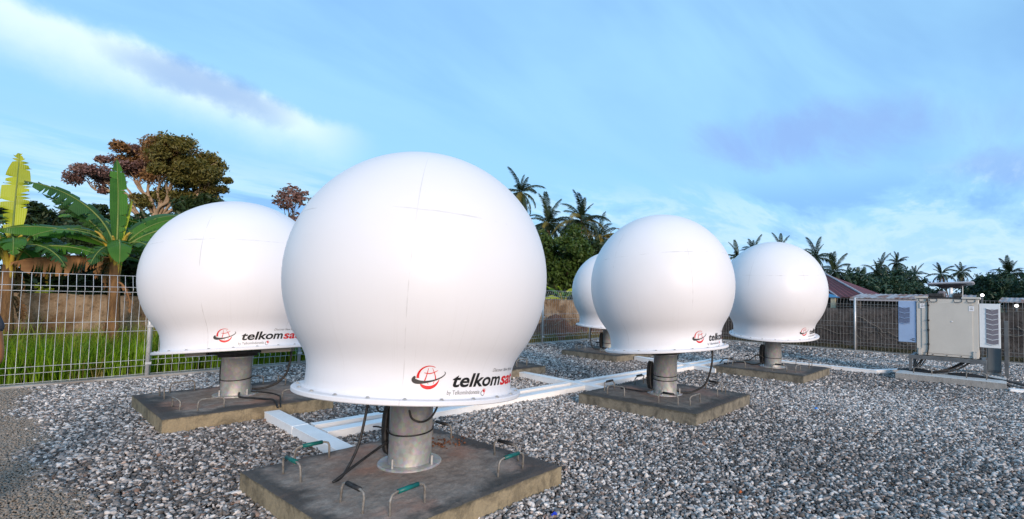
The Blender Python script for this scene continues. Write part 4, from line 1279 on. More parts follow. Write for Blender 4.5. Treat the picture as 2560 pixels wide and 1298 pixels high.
# seen from the yard, 180 points left, 0 right, -90 towards the viewer
banana_plant((1.73, 13.0, 0), 2.12, [
    (95, 86, 62, 1.95, 0.165, 12, 'banana', 0.10, {'bend': 1.6}),
    (178, 82, 2, 1.85, 0.20, -50, 'banana_dark', 0.45, {'bend': 1.0, 'hang': 0.5}),
    (186, 38, -22, 1.60, 0.19, -42, 'banana', 0.15, {'h': 2.15}),
    (188, 34, -32, 1.12, 0.15, -34, 'banana', 0.35, {'h': 2.0}),
    (-95, 70, -75, 1.25, 0.20, 5, 'banana', 0.35, {'bend': 0.7}),
    (15, 62, 8, 1.35, 0.17, 50, 'banana', 0.15, {'bend': 1.2}),
    (30, 72, -10, 1.95, 0.18, 40, 'banana_dark', 0.4, {'bend': 0.9}),
    (-30, 45, -40, 1.3, 0.17, 35, 'banana_dark', 0.45, {'bend': 0.8}),
    (60, 60, -30, 1.7, 0.18, 30, 'banana_dark', 0.4, {}),
    (130, 55, -45, 1.6, 0.18, -30, 'banana_dark', 0.4, {}),
    (0, 20, -50, 1.1, 0.15, 40, 'banana_dark', 0.4, {}),
    (60, 78, 60, 1.2, 0.06, 20, 'banana_lime', 0.05, {}),
    (200, 60, -35, 1.35, 0.16, -20, 'banana', 0.5, {'bend': .8}),
    (160, 66, 20, 1.5, 0.15, -40, 'banana_dark', 0.5, {}),
    (45, 50, -15, 1.6, 0.16, 45, 'banana', 0.45, {}),
    (-10, 55, -5, 1.5, 0.16, 50, 'banana', 0.4, {}),
    (-60, 62, -60, 1.2, 0.17, 20, 'banana_dark', 0.5, {'bend': .7}),
    (240, 40, -60, 1.0, 0.15, -10, 'banana_dark', 0.5, {'bend': .7}),
    (182, -2, -14, 1.35, 0.20, -80, 'banana_dead', 0.6, {'h': 2.02, 'hang': 0.9}),
], 'banana plant with yellow leaf stalks, right of the two behind the left fence', 11, 7, 6)
banana_plant((0.36, 13.05, 0), 2.02, [
    (85, 88, 74, 1.72, 0.21, -24, 'banana_lime', 0.38, {'h': 2.1, 'bend': 1.4}),
    (190, 62, 20, 1.15, 0.19, -60, 'banana_lime', 0.35, {}),
    (5, 66, -28, 1.45, 0.18, 45, 'banana_dark', 0.3, {'bend': 0.9}),
    (-20, 28, -30, 1.2, 0.17, 35, 'banana', 0.3, {}),
    (-90, 55, -70, 1.1, 0.18, 0, 'banana', 0.4, {}),
    (170, 40, -40, 1.4, 0.18, -35, 'banana_dark', 0.4, {}),
    (40, 40, -40, 1.4, 0.18, 35, 'banana_dark', 0.4, {}),
    (120, 50, -45, 1.5, 0.18, -35, 'banana_dark', 0.4, {}),
    (230, 30, -50, 1.2, 0.17, -25, 'banana', 0.4, {}),
    (20, 50, 5, 1.25, 0.15, 50, 'banana', 0.5, {}),
    (150, 66, 10, 1.3, 0.16, -45, 'banana', 0.5, {}),
    (-50, 50, -60, 1.1, 0.16, 10, 'banana_dark', 0.5, {'bend': .7}),
], 'banana plant with a tall lime leaf, left of the two behind the left fence', 12, 6, 6)
def plain_banana(loc, h, s, label, seed, mats=('banana_dark', 'banana_dark', 'banana')):
    rs = random.Random(seed)
    lv = []
    for k in range(9):
        az = 360 * k / 9 + rs.uniform(-18, 18)
        lv.append((az, rs.uniform(45, 82), rs.uniform(-50, 10), s * rs.uniform(.8, 1.15), 0.17 * s / 1.5, rs.uniform(-45, 45), rs.choice(mats), 0.4, {'bend': rs.uniform(.7, 1.2)}))
    return banana_plant(loc, h, lv, label, seed, 4, 3)
plain_banana((2.75, 15.2, OUT_Z), 2.35, 1.75, 'dark banana plant behind the wall, right of the yellow stalked one', 21)
plain_banana((1.0, 15.6, OUT_Z), 2.2, 1.7, 'dark banana plant behind the wall between the two front ones', 22)
plain_banana((-0.6, 14.9, OUT_Z), 2.6, 1.7, 'dark banana plant behind the wall at the left picture edge', 23)
plain_banana((3.15, 14.7, OUT_Z), 2.9, 1.7, 'leafy dark banana plant beside the top of the left radome', 27)
plain_banana((2.3, 15.9, OUT_Z), 2.9, 1.7, 'leafy dark banana plant just behind the yellow stalked one', 28)
plain_banana((4.2, 16.2, OUT_Z), 2.5, 1.8, 'dark banana plant behind the wall beside the left radome', 24)
plain_banana((16.8, 14.6, OUT_Z), 1.85, 1.15, 'small bright banana plant showing between the middle radomes', 25, ('banana', 'banana', 'banana_lime'))
plain_banana((15.3, 15.2, OUT_Z), 1.75, 1.2, 'small dark banana plant just right of the front radome', 26)

# ------------------------------------------------------------------ broadleaf trees
def leaf_cloud(clusters, size, seed, n_per):
    """many small leaf faces filling ellipsoidal clumps; clumps = (centre, radii, weight)"""
    rs = np.random.default_rng(seed)
    V, F = [], []
    for (c, rad, wgt) in clusters:
        n = int(n_per * wgt)
        u_ = rs.normal(0, 1, (n, 3)); u_ /= np.linalg.norm(u_, axis=1)[:, None]
        rr_ = rs.random(n) ** 0.45
        P = np.array(c) + u_ * rr_[:, None] * np.array(rad)
        P += rs.normal(0, 0.10, (n, 3)) * np.array(rad)
        V.append(P)
    P = np.vstack(V)
    n = len(P)
    nrm = rs.normal(0, 1, (n, 3)) + np.array([0, 0, 0.9]); nrm /= np.linalg.norm(nrm, axis=1)[:, None]
    a = np.cross(nrm, rs.normal(0, 1, (n, 3))); a /= np.linalg.norm(a, axis=1)[:, None]
    b = np.cross(nrm, a)
    s = size * rs.uniform(0.6, 1.3, n)[:, None]
    # pointed leaf: base, two shoulders, tip
    v0 = P - a * s; v1 = P + b * s * 0.42 - nrm * s * .08; v2 = P + a * s - nrm * s * .25; v3 = P - b * s * 0.42 - nrm * s * .08
    verts = np.stack([v0, v1, v2, v3], 1).reshape(-1, 3)
    faces = np.arange(4 * n).reshape(-1, 4).tolist()
    return verts, faces

def branch_to(mb, p0, p1, r0, r1, rs, sag=0.0, wig=0.06, n=5, sides=7):
    p0, p1 = Vector(p0), Vector(p1)
    L_ = (p1 - p0).length
    pts = []
    for i in range(n + 1):
        s = i / n
        q = p0.lerp(p1, s) + Vector((0, 0, 1)) * (sag * math.sin(PI * s) * L_)
        if 0 < i < n:
            q += Vector((rs.uniform(-1, 1), rs.uniform(-1, 1), rs.uniform(-1, 1))) * wig * L_
        pts.append(q)
    pts = smooth_curve(pts, 3)
    k = len(pts)
    mb.tube(pts, [r0 + (r1 - r0) * i / (k - 1) for i in range(k)], sides, 0, False)
    return pts

def tree(name, loc, fork_z, trunk_r, clumps, label, barkm, leaf_groups, seed, leaf, n_per, twigs=3, group='trees beyond the walls', lean=(0, 0)):
    """clumps: (dx, dy, z, rx, ry, rz, weight, leaf material index); limbs run from the fork to every clump"""
    rs = random.Random(seed)
    root = empty(name, loc, label, 'tree', group)
    tm = MB()
    fork = Vector((lean[0], lean[1], fork_z))
    branch_to(tm, (0, 0, -0.3), fork, trunk_r, trunk_r * .72, rs, 0, 0.02, 5, 10)
    tm.obj('trunk', barkm, root, True)
    bm_ = MB()
    for (dx, dy, z, rx, ry, rz, w, mi) in clumps:
        c = Vector((dx, dy, z))
        f2 = Vector((0, 0, fork_z * rs.uniform(0.82, 1.0))) + Vector((lean[0], lean[1], 0))
        pts = branch_to(bm_, f2, c - Vector((0, 0, rz * .3)), trunk_r * rs.uniform(.32, .5), trunk_r * .10, rs, 0.06, 0.05)
        for k in range(twigs):
            st = pts[int(len(pts) * rs.uniform(.45, .95))]
            e = c + Vector((rs.uniform(-1, 1) * rx, rs.uniform(-1, 1) * ry, rs.uniform(-.4, .9) * rz)) * .85
            branch_to(bm_, st, e, trunk_r * .11, trunk_r * .03, rs, 0.05, 0.06, 3, 5)
    bm_.obj('limbs', barkm, root, True)
    for gi_, m in enumerate(leaf_groups):
        cl_ = [((dx, dy, z), (rx, ry, rz), w) for (dx, dy, z, rx, ry, rz, w, mi) in clumps if mi == gi_]
        if not cl_:
            continue
        # break every clump into lumps so the outline stays uneven
        sub = []
        for (c, r_, w) in cl_:
            k = max(4, int(15 * w))
            for _ in range(k):
                a1 = rs.uniform(0, 2 * PI); hh = rs.uniform(-.75, 1); rad = math.sqrt(max(0, 1 - hh * hh)) * rs.uniform(.45, 1.0)
                sc_ = rs.uniform(.26, .56)
                sub.append(((c[0] + r_[0] * rad * math.cos(a1), c[1] + r_[1] * rad * math.sin(a1), c[2] + r_[2] * hh * .9), (r_[0] * sc_, r_[1] * sc_, r_[2] * sc_ * .95), w / k * rs.uniform(.6, 1.5)))
        v, f = leaf_cloud(sub, leaf, seed * 3 + gi_, n_per)
        inst('crown', mesh('crown', v, f, m), root)
    return root

# along the picture plane at the big tree: to the right is (0.646, -0.763)
def rt(d_, t_=0.0):
    return (0.646 * d_ + 0.763 * t_, -0.763 * d_ + 0.646 * t_)
cl = []
for (dr, dt, z, rx, rz, w, mi) in [
    (-1.3, 0.5, 11.9, 1.9, 1.2, 1.0, 1), (0.6, 0.2, 12.0, 1.8, 1.1, 1.0, 1), (2.0, -0.5, 11.6, 1.6, 1.2, 1.1, 0), (3.2, 0.3, 10.6, 1.5, 1.2, 1.1, 0), (2.4, -0.8, 10.2, 1.5, 1.0, 0.9, 0), (3.9, 0.3, 9.6, 1.2, .8, 0.6, 0),
    (-2.9, 0.6, 11.2, 1.6, 1.1, .42, 2), (-4.3, 0.2, 10.4, 1.5, 1.0, .34, 2), (-5.2, -.3, 9.7, 1.2, .9, .22, 2), (-3.6, -.6, 9.6, 1.5, .8, .26, 2), (-2.2, .3, 10.2, 1.5, .9, .25, 2), (-4.2, .3, 8.9, 1.1, .6, .14, 2),
    (0.4, 0.8, 10.6, 1.7, 1.0, .55, 1), (1.3, 0.6, 8.9, 1.3, 1.2, .8, 0), (2.2, 1.0, 7.7, 1.5, 1.3, 1.0, 0), (-.6, .8, 7.6, 1.6, 1.1, .5, 0)]:
    a_, b_ = rt(dr * 0.93, dt)
    cl.append((a_, b_, 7.4 + (z - 7.6) * 0.84 - OUT_Z, rx * .98, rx * .98, rz * 1.05, w, mi))
tree('spreading_tree', (8.1, 46.2, OUT_Z), 7.3, 0.34, cl, 'tall spreading tree with pale limbs and russet crown behind the banana plants', MAT['bark_pale'], [MAT['leaf_olive'], MAT['leaf_russet'], MAT['leaf_plum']], 31, 0.115, 6200, 7)
def simple_tree(name, loc, h, r, label, seed, m, leaf=0.16, n=700, fork=0.45, bark='bark', flat=0.8, k=9, trunk=0.14, twigs=3):
    rs = random.Random(seed)
    c_ = []
    for i in range(k):
        a1 = rs.uniform(0, 2 * PI); q = rs.random() ** .6
        z = h * (fork + (1 - fork) * rs.uniform(.25, .92))
        sh = 1.0 - 0.45 * abs(z / h - 0.7) / 0.3
        c_.append((math.cos(a1) * q * r * .75 * sh, math.sin(a1) * q * r * .75 * sh, z, r * .42, r * .42, r * .36 * flat, 1.0, 0))
    return tree(name, loc, h * fork, trunk, c_, label, MAT[bark], [m], seed, leaf, n, twigs)
simple_tree('dark_tree', (10.4, 43.2, OUT_Z), 8.9, 2.6, 'dark rounded tree lower right of the spreading tree', 41, MAT['leaf_dark'], 0.2, 800, 0.35)
simple_tree('dark_tree', (1.3, 32.3, OUT_Z), 5.9, 1.9, 'small dark tree between the two front banana plants', 42, MAT['leaf_dark'], 0.15, 500, 0.35)
simple_tree('dark_tree', (5.4, 40.5, OUT_Z), 6.9, 3.0, 'low dark tree under the left side of the spreading tree', 43, MAT['leaf_dark'], 0.2, 700, 0.3)
simple_tree('twiggy_tree', (9.75, 25.6, OUT_Z), 7.0, 1.15, 'sparse reddish twiggy tree top between the left and front radomes', 44, MAT['leaf_plum'], 0.12, 110, 0.6, 'bark', 1.0, 12, 0.08, 4)
simple_tree('leafy_tree', (22.4, 19.5, OUT_Z), 6.0, 2.2, 'dense green leafy tree under the palms between the radomes', 45, MAT['leaf_mid'], 0.14, 1500, 0.15, 'bark', 1.3, 16, 0.16)
simple_tree('leafy_tree', (25.2, 19.0, OUT_Z), 5.2, 2.2, 'dark green leafy tree behind the small peeping radome', 46, MAT['leaf_dark'], 0.14, 1300, 0.1, 'bark', 1.3, 14, 0.14)
simple_tree('leafy_tree', (20.0, 19.8, OUT_Z), 4.2, 1.8, 'low dark leafy tree right of the front radome edge', 47, MAT['leaf_dark'], 0.13, 1300, 0.1, 'bark', 1.3, 12, 0.12)

# undergrowth in the shade behind the left wall
def shrub(loc, h, r, label, seed, m, leaf=0.10, n=900):
    rs = random.Random(seed)
    root = empty('shrub', loc, label, 'shrub', 'shrubs beyond the walls')
    tm = MB()
    c_ = []
    for i in range(7):
        e = (rs.uniform(-1, 1) * r * .7, rs.uniform(-1, 1) * r * .7, h * rs.uniform(.35, .85))
        branch_to(tm, (0, 0, -.05), e, .03, .01, rs, 0, .08, 4, 5)
        c_.append((e, (r * .45, r * .45, h * .24), 1.0))
    tm.obj('stems', MAT['bark'], root, True)
    v, f = leaf_cloud(c_, leaf, seed, n)
    inst('crown', mesh('crown', v, f, m), root)
    return root
SHRUB_TXT = ['dark shrub behind the wall at the far left edge', 'dark shrub behind the wall under the lime banana leaf', 'dark shrub behind the wall left of the yellow banana stalks',
             'dark shrub behind the wall right of the yellow banana stalks', 'dark shrub behind the wall close to the left radome', 'dark shrub behind the wall hidden by the left radome']
for i, (x_, h_, r_) in enumerate(((-1.6, 2.9, 1.3), (0.1, 2.6, 1.2), (1.3, 2.7, 1.2), (2.4, 2.8, 1.2), (3.7, 2.9, 1.3), (5.2, 2.6, 1.2))):
    shrub((x_, 15.9 + 0.5 * (i % 2), OUT_Z), h_, r_, SHRUB_TXT[i], 60 + i, MAT['leaf_dark'], 0.11, 700)
shrub((18.0, 15.2, OUT_Z), 2.3, 1.2, 'dark shrub behind the wall right of the small bright banana', 71, MAT['leaf_dark'], 0.10, 700)
shrub((13.6, 15.6, OUT_Z), 2.3, 1.3, 'dark shrub behind the wall hidden by the front radome', 72, MAT['leaf_dark'], 0.10, 600)
# light green round leaf clump low on the wall top
cm = simple_tree('creeper_clump', (0.95, 14.2, OUT_Z), 2.05, 0.30, 'round lime green creeper clump on top of the brown wall', 73, MAT['banana_lime'], 0.05, 90, 0.7, 'bark', 1.0, 6, 0.02)

# ------------------------------------------------------------------ coconut palms
def frond_mesh(e0, e1, seed, m, n=26, length=3.2, width=0.62, drop=0.55, sparse=0.0):
    rs = random.Random(seed)
    pts, tans = [], []
    p = Vector((0, 0, 0))
    for i in range(n + 1):
        s = i / n
        e = R(e0 + (e1 - e0) * s ** 1.15)
        tg = Vector((math.cos(e), 0, math.sin(e)))
        pts.append(p.copy()); tans.append(tg)
        p = p + tg * (length / n)
    mb = MB()
    mb.tube(pts[::3] + [pts[-1]], [0.035 * (1 - .85 * i / 9) for i in range(len(pts[::3]) + 1)], 4, 0, False)
    vs, fs = [], []
    for i in range(3, n + 1):
        s = i / n
        l = width * (0.35 + 0.65 * math.sin(PI * min(1, s * .92 + .08)) ** .7)
        for sd in (-1, 1):
            if rs.random() < sparse: continue
            for h in (0.0, 0.5):
                b = pts[i] - tans[i] * (h * length / n)
                nrm = Vector((-tans[i].z, 0, tans[i].x))
                dv = (Vector((0, sd, 0)) * .80 + tans[i] * (0.55 + rs.uniform(-.1, .15)) + nrm * rs.uniform(-.05, .25)).normalized()
                ll = l * rs.uniform(.8, 1.12)
                mid = b + dv * ll * .55 + Vector((0, 0, -1)) * ll * drop * .22
                tip = b + dv * ll * .88 + Vector((0, 0, -1)) * ll * drop * rs.uniform(.8, 1.2)
                w = tans[i] * 0.040
                o_ = len(vs)
                vs += [b - w * .6, b + w * .6, mid + w, mid - w, tip]
                fs += [(o_, o_ + 1, o_ + 2, o_ + 3), (o_ + 3, o_ + 2, o_ + 4)]
    mb.add(vs, fs)
    return mb.mesh('frond', m)
FR = {}
for gname, m in (('g', MAT['palm']), ('y', MAT['palm_gold']), ('d', MAT['palm_dead'])):
    FR[gname] = [frond_mesh(14, -32, 1, m, drop=.5), frond_mesh(14, -62, 2, m, drop=.7), frond_mesh(8, -78, 3, m, drop=.85), frond_mesh(-2, -84, 4, m, drop=.95, sparse=.12)]
nut_me = MB().lathe([(0.0, -.14), (.09, -.10), (.12, 0), (.09, .10), (0, .14)], 8).mesh('coconut', MAT['palm_gold'], True)
def palm(loc, h, size, label, seed, gold=0.0, lean=(0, 0), nf=22, detail=True):
    rs = random.Random(seed)
    root = empty('coconut_palm', loc, label, 'palm tree', 'coconut palms beyond the walls')
    top = Vector((lean[0], lean[1], h))
    pts = smooth_curve([(0, 0, -.3), (lean[0] * .15, lean[1] * .15, h * .35), (lean[0] * .55, lean[1] * .55, h * .72), top], 5)
    MB().tube(pts, [0.20 - 0.085 * i / (len(pts) - 1) for i in range(len(pts))], 9).obj('trunk', MAT['palm_trunk'], root, True)
    ga = 137.5
    ctilt = Matrix.Rotation(R(rs.uniform(-13, 13)), 4, 'X') @ Matrix.Rotation(R(rs.uniform(-13, 13)), 4, 'Y')
    nf += rs.randint(-5, 5)
    up_ = rs.uniform(.62, .95)
    for k in range(nf):
        s = k / (nf - 1)
        el = 84 - 138 * s ** up_ + rs.uniform(-12, 12)
        az = ga * k + rs.uniform(-14, 14)
        vi = 0 if el > 55 else 1 if el > 18 else 2 if el > -15 else 3
        kind = 'd' if s > 0.90 and rs.random() < .7 else ('y' if rs.random() < gold and s > .3 else 'g')
        sc = size / 6.3 * rs.uniform(.62, 1.15)
        mtx = Matrix.Translation(top) @ ctilt @ Matrix.Rotation(R(az), 4, 'Z') @ Matrix.Rotation(R(-el + (5 if vi else 0)), 4, 'Y') @ Matrix.Rotation(R(rs.uniform(-25, 25)), 4, 'X') @ Matrix.Scale(sc, 4)
        inst('frond', FR[kind][vi], root, mtx)
    if detail:
        for k in range(6):
            a = rs.uniform(0, 2 * PI)
            inst('coconut', nut_me, root, Matrix.Translation(top + Vector((.25 * math.cos(a), .25 * math.sin(a), -.25 + rs.uniform(-.15, .1)))))
    return root
PALMS = [
    (40.39, 42.06, 13.4, 6.0, 0.05, 'tallest dark coconut palm, right above the front radome shoulder'),
    (38.08, 35.49, 8.9, 6.0, 0.05, 'dark coconut palm just right of the front radome edge'),
    (35.63, 29.1, 8.4, 6.0, 0.35, 'golden centred coconut palm rising over the leafy tree'),
    (40.05, 30.08, 7.4, 5.4, 0.25, 'yellowish coconut palm leaning by the left shoulder of the centre right radome'),
    (58.86, 23.6, 6.6, 4.4, 0.0, 'coconut palm whose tips show left of the far right radome'),
    (59.94, 22.06, 7.2, 4.6, 0.0, 'coconut palm fanned above the top left of the far right radome'),
    (63.85, 20.2, 7.8, 4.4, 0.0, 'coconut palm just peeping over the top of the far right radome'),
    (64.74, 16.38, 6.8, 5.4, 0.0, 'bushy coconut palm at the right shoulder of the far right radome'),
    (61.73, 13.75, 4.9, 5.2, 0.0, 'low coconut palm above the dark red roof'),
    (78.4, 15.4, 4.0, 5.2, 0.0, 'low green coconut palm right of the dark red roof'),
    (102.7, 18.0, 4.8, 6.0, 0.0, 'low coconut palm behind the rusty roof, left one'),
    (127.5, 19.9, 8.2, 7.0, 0.0, 'dark coconut palm in the distance, left of the tall pair'),
    (139.7, 20.9, 10.4, 7.0, 0.0, 'tall distant coconut palm, left one of the pair'),
    (141.9, 18.1, 11.3, 5.6, 0.0, 'tall distant coconut palm, right one of the pair'),
    (93.5, 13.3, 3.8, 6.6, 0.0, 'broad low coconut palm in front of the distant pair'),
    (132.8, 13.4, 7.9, 6.2, 0.0, 'distant coconut palm left of the cabinet antenna'),
    (136.4, 9.1, 8.2, 6.0, 0.0, 'distant coconut palm above the left half of the antenna'),
    (139.2, 5.8, 8.7, 5.6, 0.0, 'distant coconut palm above the right half of the antenna'),
    (129.3, 2.05, 5.2, 5.4, 0.0, 'low distant coconut palm right of the antenna'),
    (119.6, -2.0, 7.4, 6.8, 0.0, 'bushy distant coconut palm near the right picture edge'),
    (120.8, -4.2, 5.0, 6.4, 0.0, 'low distant coconut palm cut by the right picture edge')]
for i, (x_, y_, zt, sz, gold, lab) in enumerate(PALMS):
    rs = random.Random(300 + i)
    lx_, ly_ = rs.uniform(-1.6, 1.6), rs.uniform(-1.6, 1.6)
    palm((x_ - lx_, y_ - ly_, OUT_Z), zt - OUT_Z, sz, lab, 300 + i, gold, (lx_, ly_), 30 if i < 4 else 24, i < 4)

# far line of trees behind the right hand wall
FAR = [(70, 13.2, 3.6, 3.2), (84, 12.6, 4.0, 3.6), (98, 15.2, 4.6, 4.2), (108, 12.6, 4.0, 4.2), (112, 10.0, 3.8, 3.6), (118, 16.5, 6.0, 5.0), (104, 2.6, 4.2, 3.4), (106, -1.2, 5.0, 4.2), (100, -4.5, 4.6, 4.4), (128, 12.5, 5.2, 3.0), (76, 14.4, 4.2, 2.6), (90, 16.8, 5.4, 3.2), (96, 10.8, 3.9, 3.0), (112, -6.6, 5.8, 3.6), (98, 0.6, 4.3, 2.6)]
FAR_TXT = ['low dark tree behind the dark red roof', 'low dark tree right of the dark red roof', 'far dark tree over the rusty roof, left one', 'far dark tree over the rusty roof, right one', 'far dark tree just left of the cabinet',
           'far taller dark tree under the distant palm pair', 'far dark tree right of the cabinet antenna', 'far dark tree left of the last palms', 'far dark tree at the right picture edge', 'far dark tree under the palm left of the antenna', 'dark tree filling the gap beside the low palm over the red roof', 'taller dark tree behind the left end of the rusty roof', 'rounded dark tree behind the right end of the rusty roof', 'tall dark tree cut by the right picture edge', 'low dark tree just right of the small lamp pole']
for i, (x_, y_, h_, r_) in enumerate(FAR):
    simple_tree('far_tree', (x_, y_, OUT_Z), h_ * 1.22 - OUT_Z, r_ * 1.1, FAR_TXT[i], 500 + i, MAT['leaf_teal'], 0.28, 420, 0.18, 'bark', 1.0, 10, 0.15, 1)

# ------------------------------------------------------------------ grass behind the left fence
def grass(name, x0, x1, y0, y1, n, hmin, hmax, m, seed, label, wid=0.006):
    rs = np.random.default_rng(seed)
    # tufts
    nt_ = n // 14
    tc = np.column_stack([rs.uniform(x0, x1, nt_), rs.uniform(y0, y1, nt_)])
    idx = rs.integers(0, nt_, n)
    P = tc[idx] + rs.normal(0, 0.05, (n, 2))
    P[:, 0] = np.clip(P[:, 0], x0, x1); P[:, 1] = np.clip(P[:, 1], y0, y1)
    th = rs.uniform(.6, 1.25, nt_)[idx]
    h = rs.uniform(hmin, hmax, n) * th
    az = rs.uniform(0, 2 * PI, n)
    ln = rs.uniform(0.1, 0.75, n) * h
    dx, dy = np.cos(az), np.sin(az)
    w = wid * rs.uniform(.7, 1.5, n)
    wx, wy = -dy * w, dx * w
    V = np.zeros((n, 5, 3))
    V[:, 0] = np.column_stack([P[:, 0] - wx, P[:, 1] - wy, np.full(n, -.01)])
    V[:, 1] = np.column_stack([P[:, 0] + wx, P[:, 1] + wy, np.full(n, -.01)])
    mx_, my_ = P[:, 0] + dx * ln * .35, P[:, 1] + dy * ln * .35
    V[:, 2] = np.column_stack([mx_ + wx * .9, my_ + wy * .9, h * .62])
    V[:, 3] = np.column_stack([mx_ - wx * .9, my_ - wy * .9, h * .62])
    V[:, 4] = np.column_stack([P[:, 0] + dx * ln, P[:, 1] + dy * ln, h * rs.uniform(.8, 1.0, n)])
    b = np.arange(n) * 5
    q = np.column_stack([b, b + 1, b + 2, b + 3]).tolist()
    t_ = np.column_stack([b + 3, b + 2, b + 4]).tolist()
    o = inst(name, mesh(name, V.reshape(-1, 3), q + t_, m))
    return tag(o, label, 'grass', kind='stuff')
MAT['grass'] = leaf_mat('long_grass', (0.085, 0.175, 0.008), (0.17, 0.27, 0.014), 2.2, 0.5, 0.4, 0, 0.6)
MAT['weed'] = leaf_mat('yellowing_weed', (0.12, 0.17, 0.015), (0.24, 0.24, 0.03), 2.0, 0.6, 0.35, 0, 0.6)
MAT['grass_dull'] = leaf_mat('dull_weed', (0.035, 0.038, 0.018), (0.06, 0.055, 0.03), 1.2, 0.8, 0.1)
MAT['grass_dry'] = leaf_mat('dry_grass', (0.14, 0.12, 0.035), (0.22, 0.17, 0.05), 1.2, 0.7, 0.25)
grass('tall_grass', -2.2, 10.5, FENCE_Y + 0.12, WALL_Y - 0.1, 52000, 0.24, 0.66, MAT['grass'], 5, 'tall bright green grass between the left fence and the brown wall', 0.0065)
grass('tall_weeds', -2.2, 10.5, FENCE_Y + 0.5, WALL_Y - 0.1, 6000, 0.45, 0.95, MAT['weed'], 15, 'taller yellow green weeds rising out of the grass by the brown wall', 0.005)
grass('dry_blades', -2.2, 10.5, FENCE_Y + 0.12, WALL_Y - 0.1, 9000, 0.15, 0.5, MAT['grass_dry'], 16, 'scattered dry straw blades mixed into the tall green grass', 0.005)
grass('dry_grass', 10.0, 17.0, FENCE_Y + 0.12, WALL_Y - 0.1, 9000, 0.08, 0.26, MAT['grass_dry'], 6, 'short dry grass behind the fence between the middle radomes', 0.006)
grass('wall_weeds', FENCE_X + 0.15, WALL_X - 0.1, -3, 8, 5000, 0.04, 0.14, MAT['grass_dull'], 8, 'sparse dry weeds along the foot of the blackened wall', 0.006)

# heap of cut branches and red earth behind the fence between the middle radomes
def heap(cx, cy, rx, ry, h, m, seed, label):
    rs = np.random.default_rng(seed)
    n = 22
    vs, fs = [], []
    for i in range(n + 1):
        for j in range(n + 1):
            x, y = -1 + 2 * i / n, -1 + 2 * j / n
            d2 = min(1, x * x + y * y)
            z = h * (1 - d2) ** 1.2 * (1 + .35 * math.sin(5 * x + 1) * math.cos(4 * y)) + rs.normal(0, .012)
            vs.append((cx + x * rx, cy + y * ry, max(z, 0) - 0.012))
    for i in range(n):
        for j in range(n):
            a = i * (n + 1) + j
            fs.append((a, a + n + 1, a + n + 2, a + 1))
    o = MB().add(vs, fs).obj('earth_heap', m, None, True)
    return tag(o, label, 'earth heap')
MAT['red_earth'] = noisy('red_earth', (0.19, 0.085, 0.050), (0.12, 0.060, 0.040), 3, 0.95, 0, 0.9, 14, 0.05, 0.1)
heap(13.6, 12.3, 1.5, 1.0, 0.62, MAT['red_earth'], 4, 'red earth heap behind the fence right of the front radome')
heap(15.9, 12.5, 1.3, 1.0, 0.45, MAT['red_earth'], 6, 'lower red earth heap behind the fence beside the small peeping radome')
rb = random.Random(9)
MAT['twig'] = noisy('cut_branch', (0.26, 0.20, 0.15), (0.16, 0.11, 0.08), 6, 0.9, 0, 0)
tw = MB()
for k in range(46):
    x_, y_ = rb.uniform(12.2, 16.8), rb.uniform(11.5, 13.2)
    z_ = rb.uniform(.05, .55)
    a = rb.uniform(0, 2 * PI)
    pts = [(x_, y_, z_)]
    for i in range(4):
        l = rb.uniform(.12, .34)
        a += rb.uniform(-.6, .6)
        x_ += l * math.cos(a); y_ = min(13.6, max(11.1, y_ + l * .5 * math.sin(a))); z_ = max(.03, z_ + rb.uniform(-.14, .16))
        pts.append((x_, y_, z_))
    tw.tube(smooth_curve(pts, 3), rb.uniform(.006, .018), 5, 0, False)
tag(tw.obj('cut_branches', MAT['twig'], None, True), 'tangle of cut branches lying over the red earth heaps', 'branches', kind='stuff')
MAT['dry_leaf_orange'] = leaf_mat('dry_orange_leaf', (0.40, 0.20, 0.03), (0.50, 0.28, 0.05), 4, 0.7, .2)
dl = empty('dead_banana_leaf', (14.55, 11.35, 0.02), 'orange dead banana leaf hanging against the fence by the earth heap', 'dead leaf')
banana_leaf((0, 0, .02), 60, 75, 40, 0.62, 0.10, 40, MAT['dry_leaf_orange'], .5, seed=5, name='blade', parent=dl)

# ------------------------------------------------------------------ houses beyond the far wall
MAT['roof_red'] = noisy('dark_red_sheet_roof', (0.13, 0.020, 0.018), (0.095, 0.016, 0.015), 1.2, 0.5, 0, 0.1)
MAT['roof_rust'] = noisy('rusty_sheet_roof', (0.36, 0.35, 0.36), (0.22, 0.10, 0.06), 0.9, 0.6, 0.2, 0.1, stretch=(1, 3, 1), lo=.45, hi=.6)
MAT['trim'] = noisy('pale_grey_trim', (0.42, 0.40, 0.43), (0.34, 0.32, 0.34), 3, 0.7, 0, 0)
MAT['sky_paint'] = noisy('sky_blue_paint', (0.08, 0.32, 0.62), (0.07, 0.28, 0.56), 3, 0.6, 0, 0)
MAT['house_wall'] = noisy('dim_house_wall', (0.085, 0.075, 0.07), (0.055, 0.05, 0.048), 1.5, 0.9, 0, 0.2)
MAT['cream'] = noisy('cream_post_paint', (0.62, 0.56, 0.40), (0.55, 0.5, 0.36), 3, 0.8, 0, 0)
MAT['glass'] = noisy('dark_window_glass', (0.015, 0.018, 0.022), (0.02, 0.022, 0.026), 3, 0.12, 0, 0)
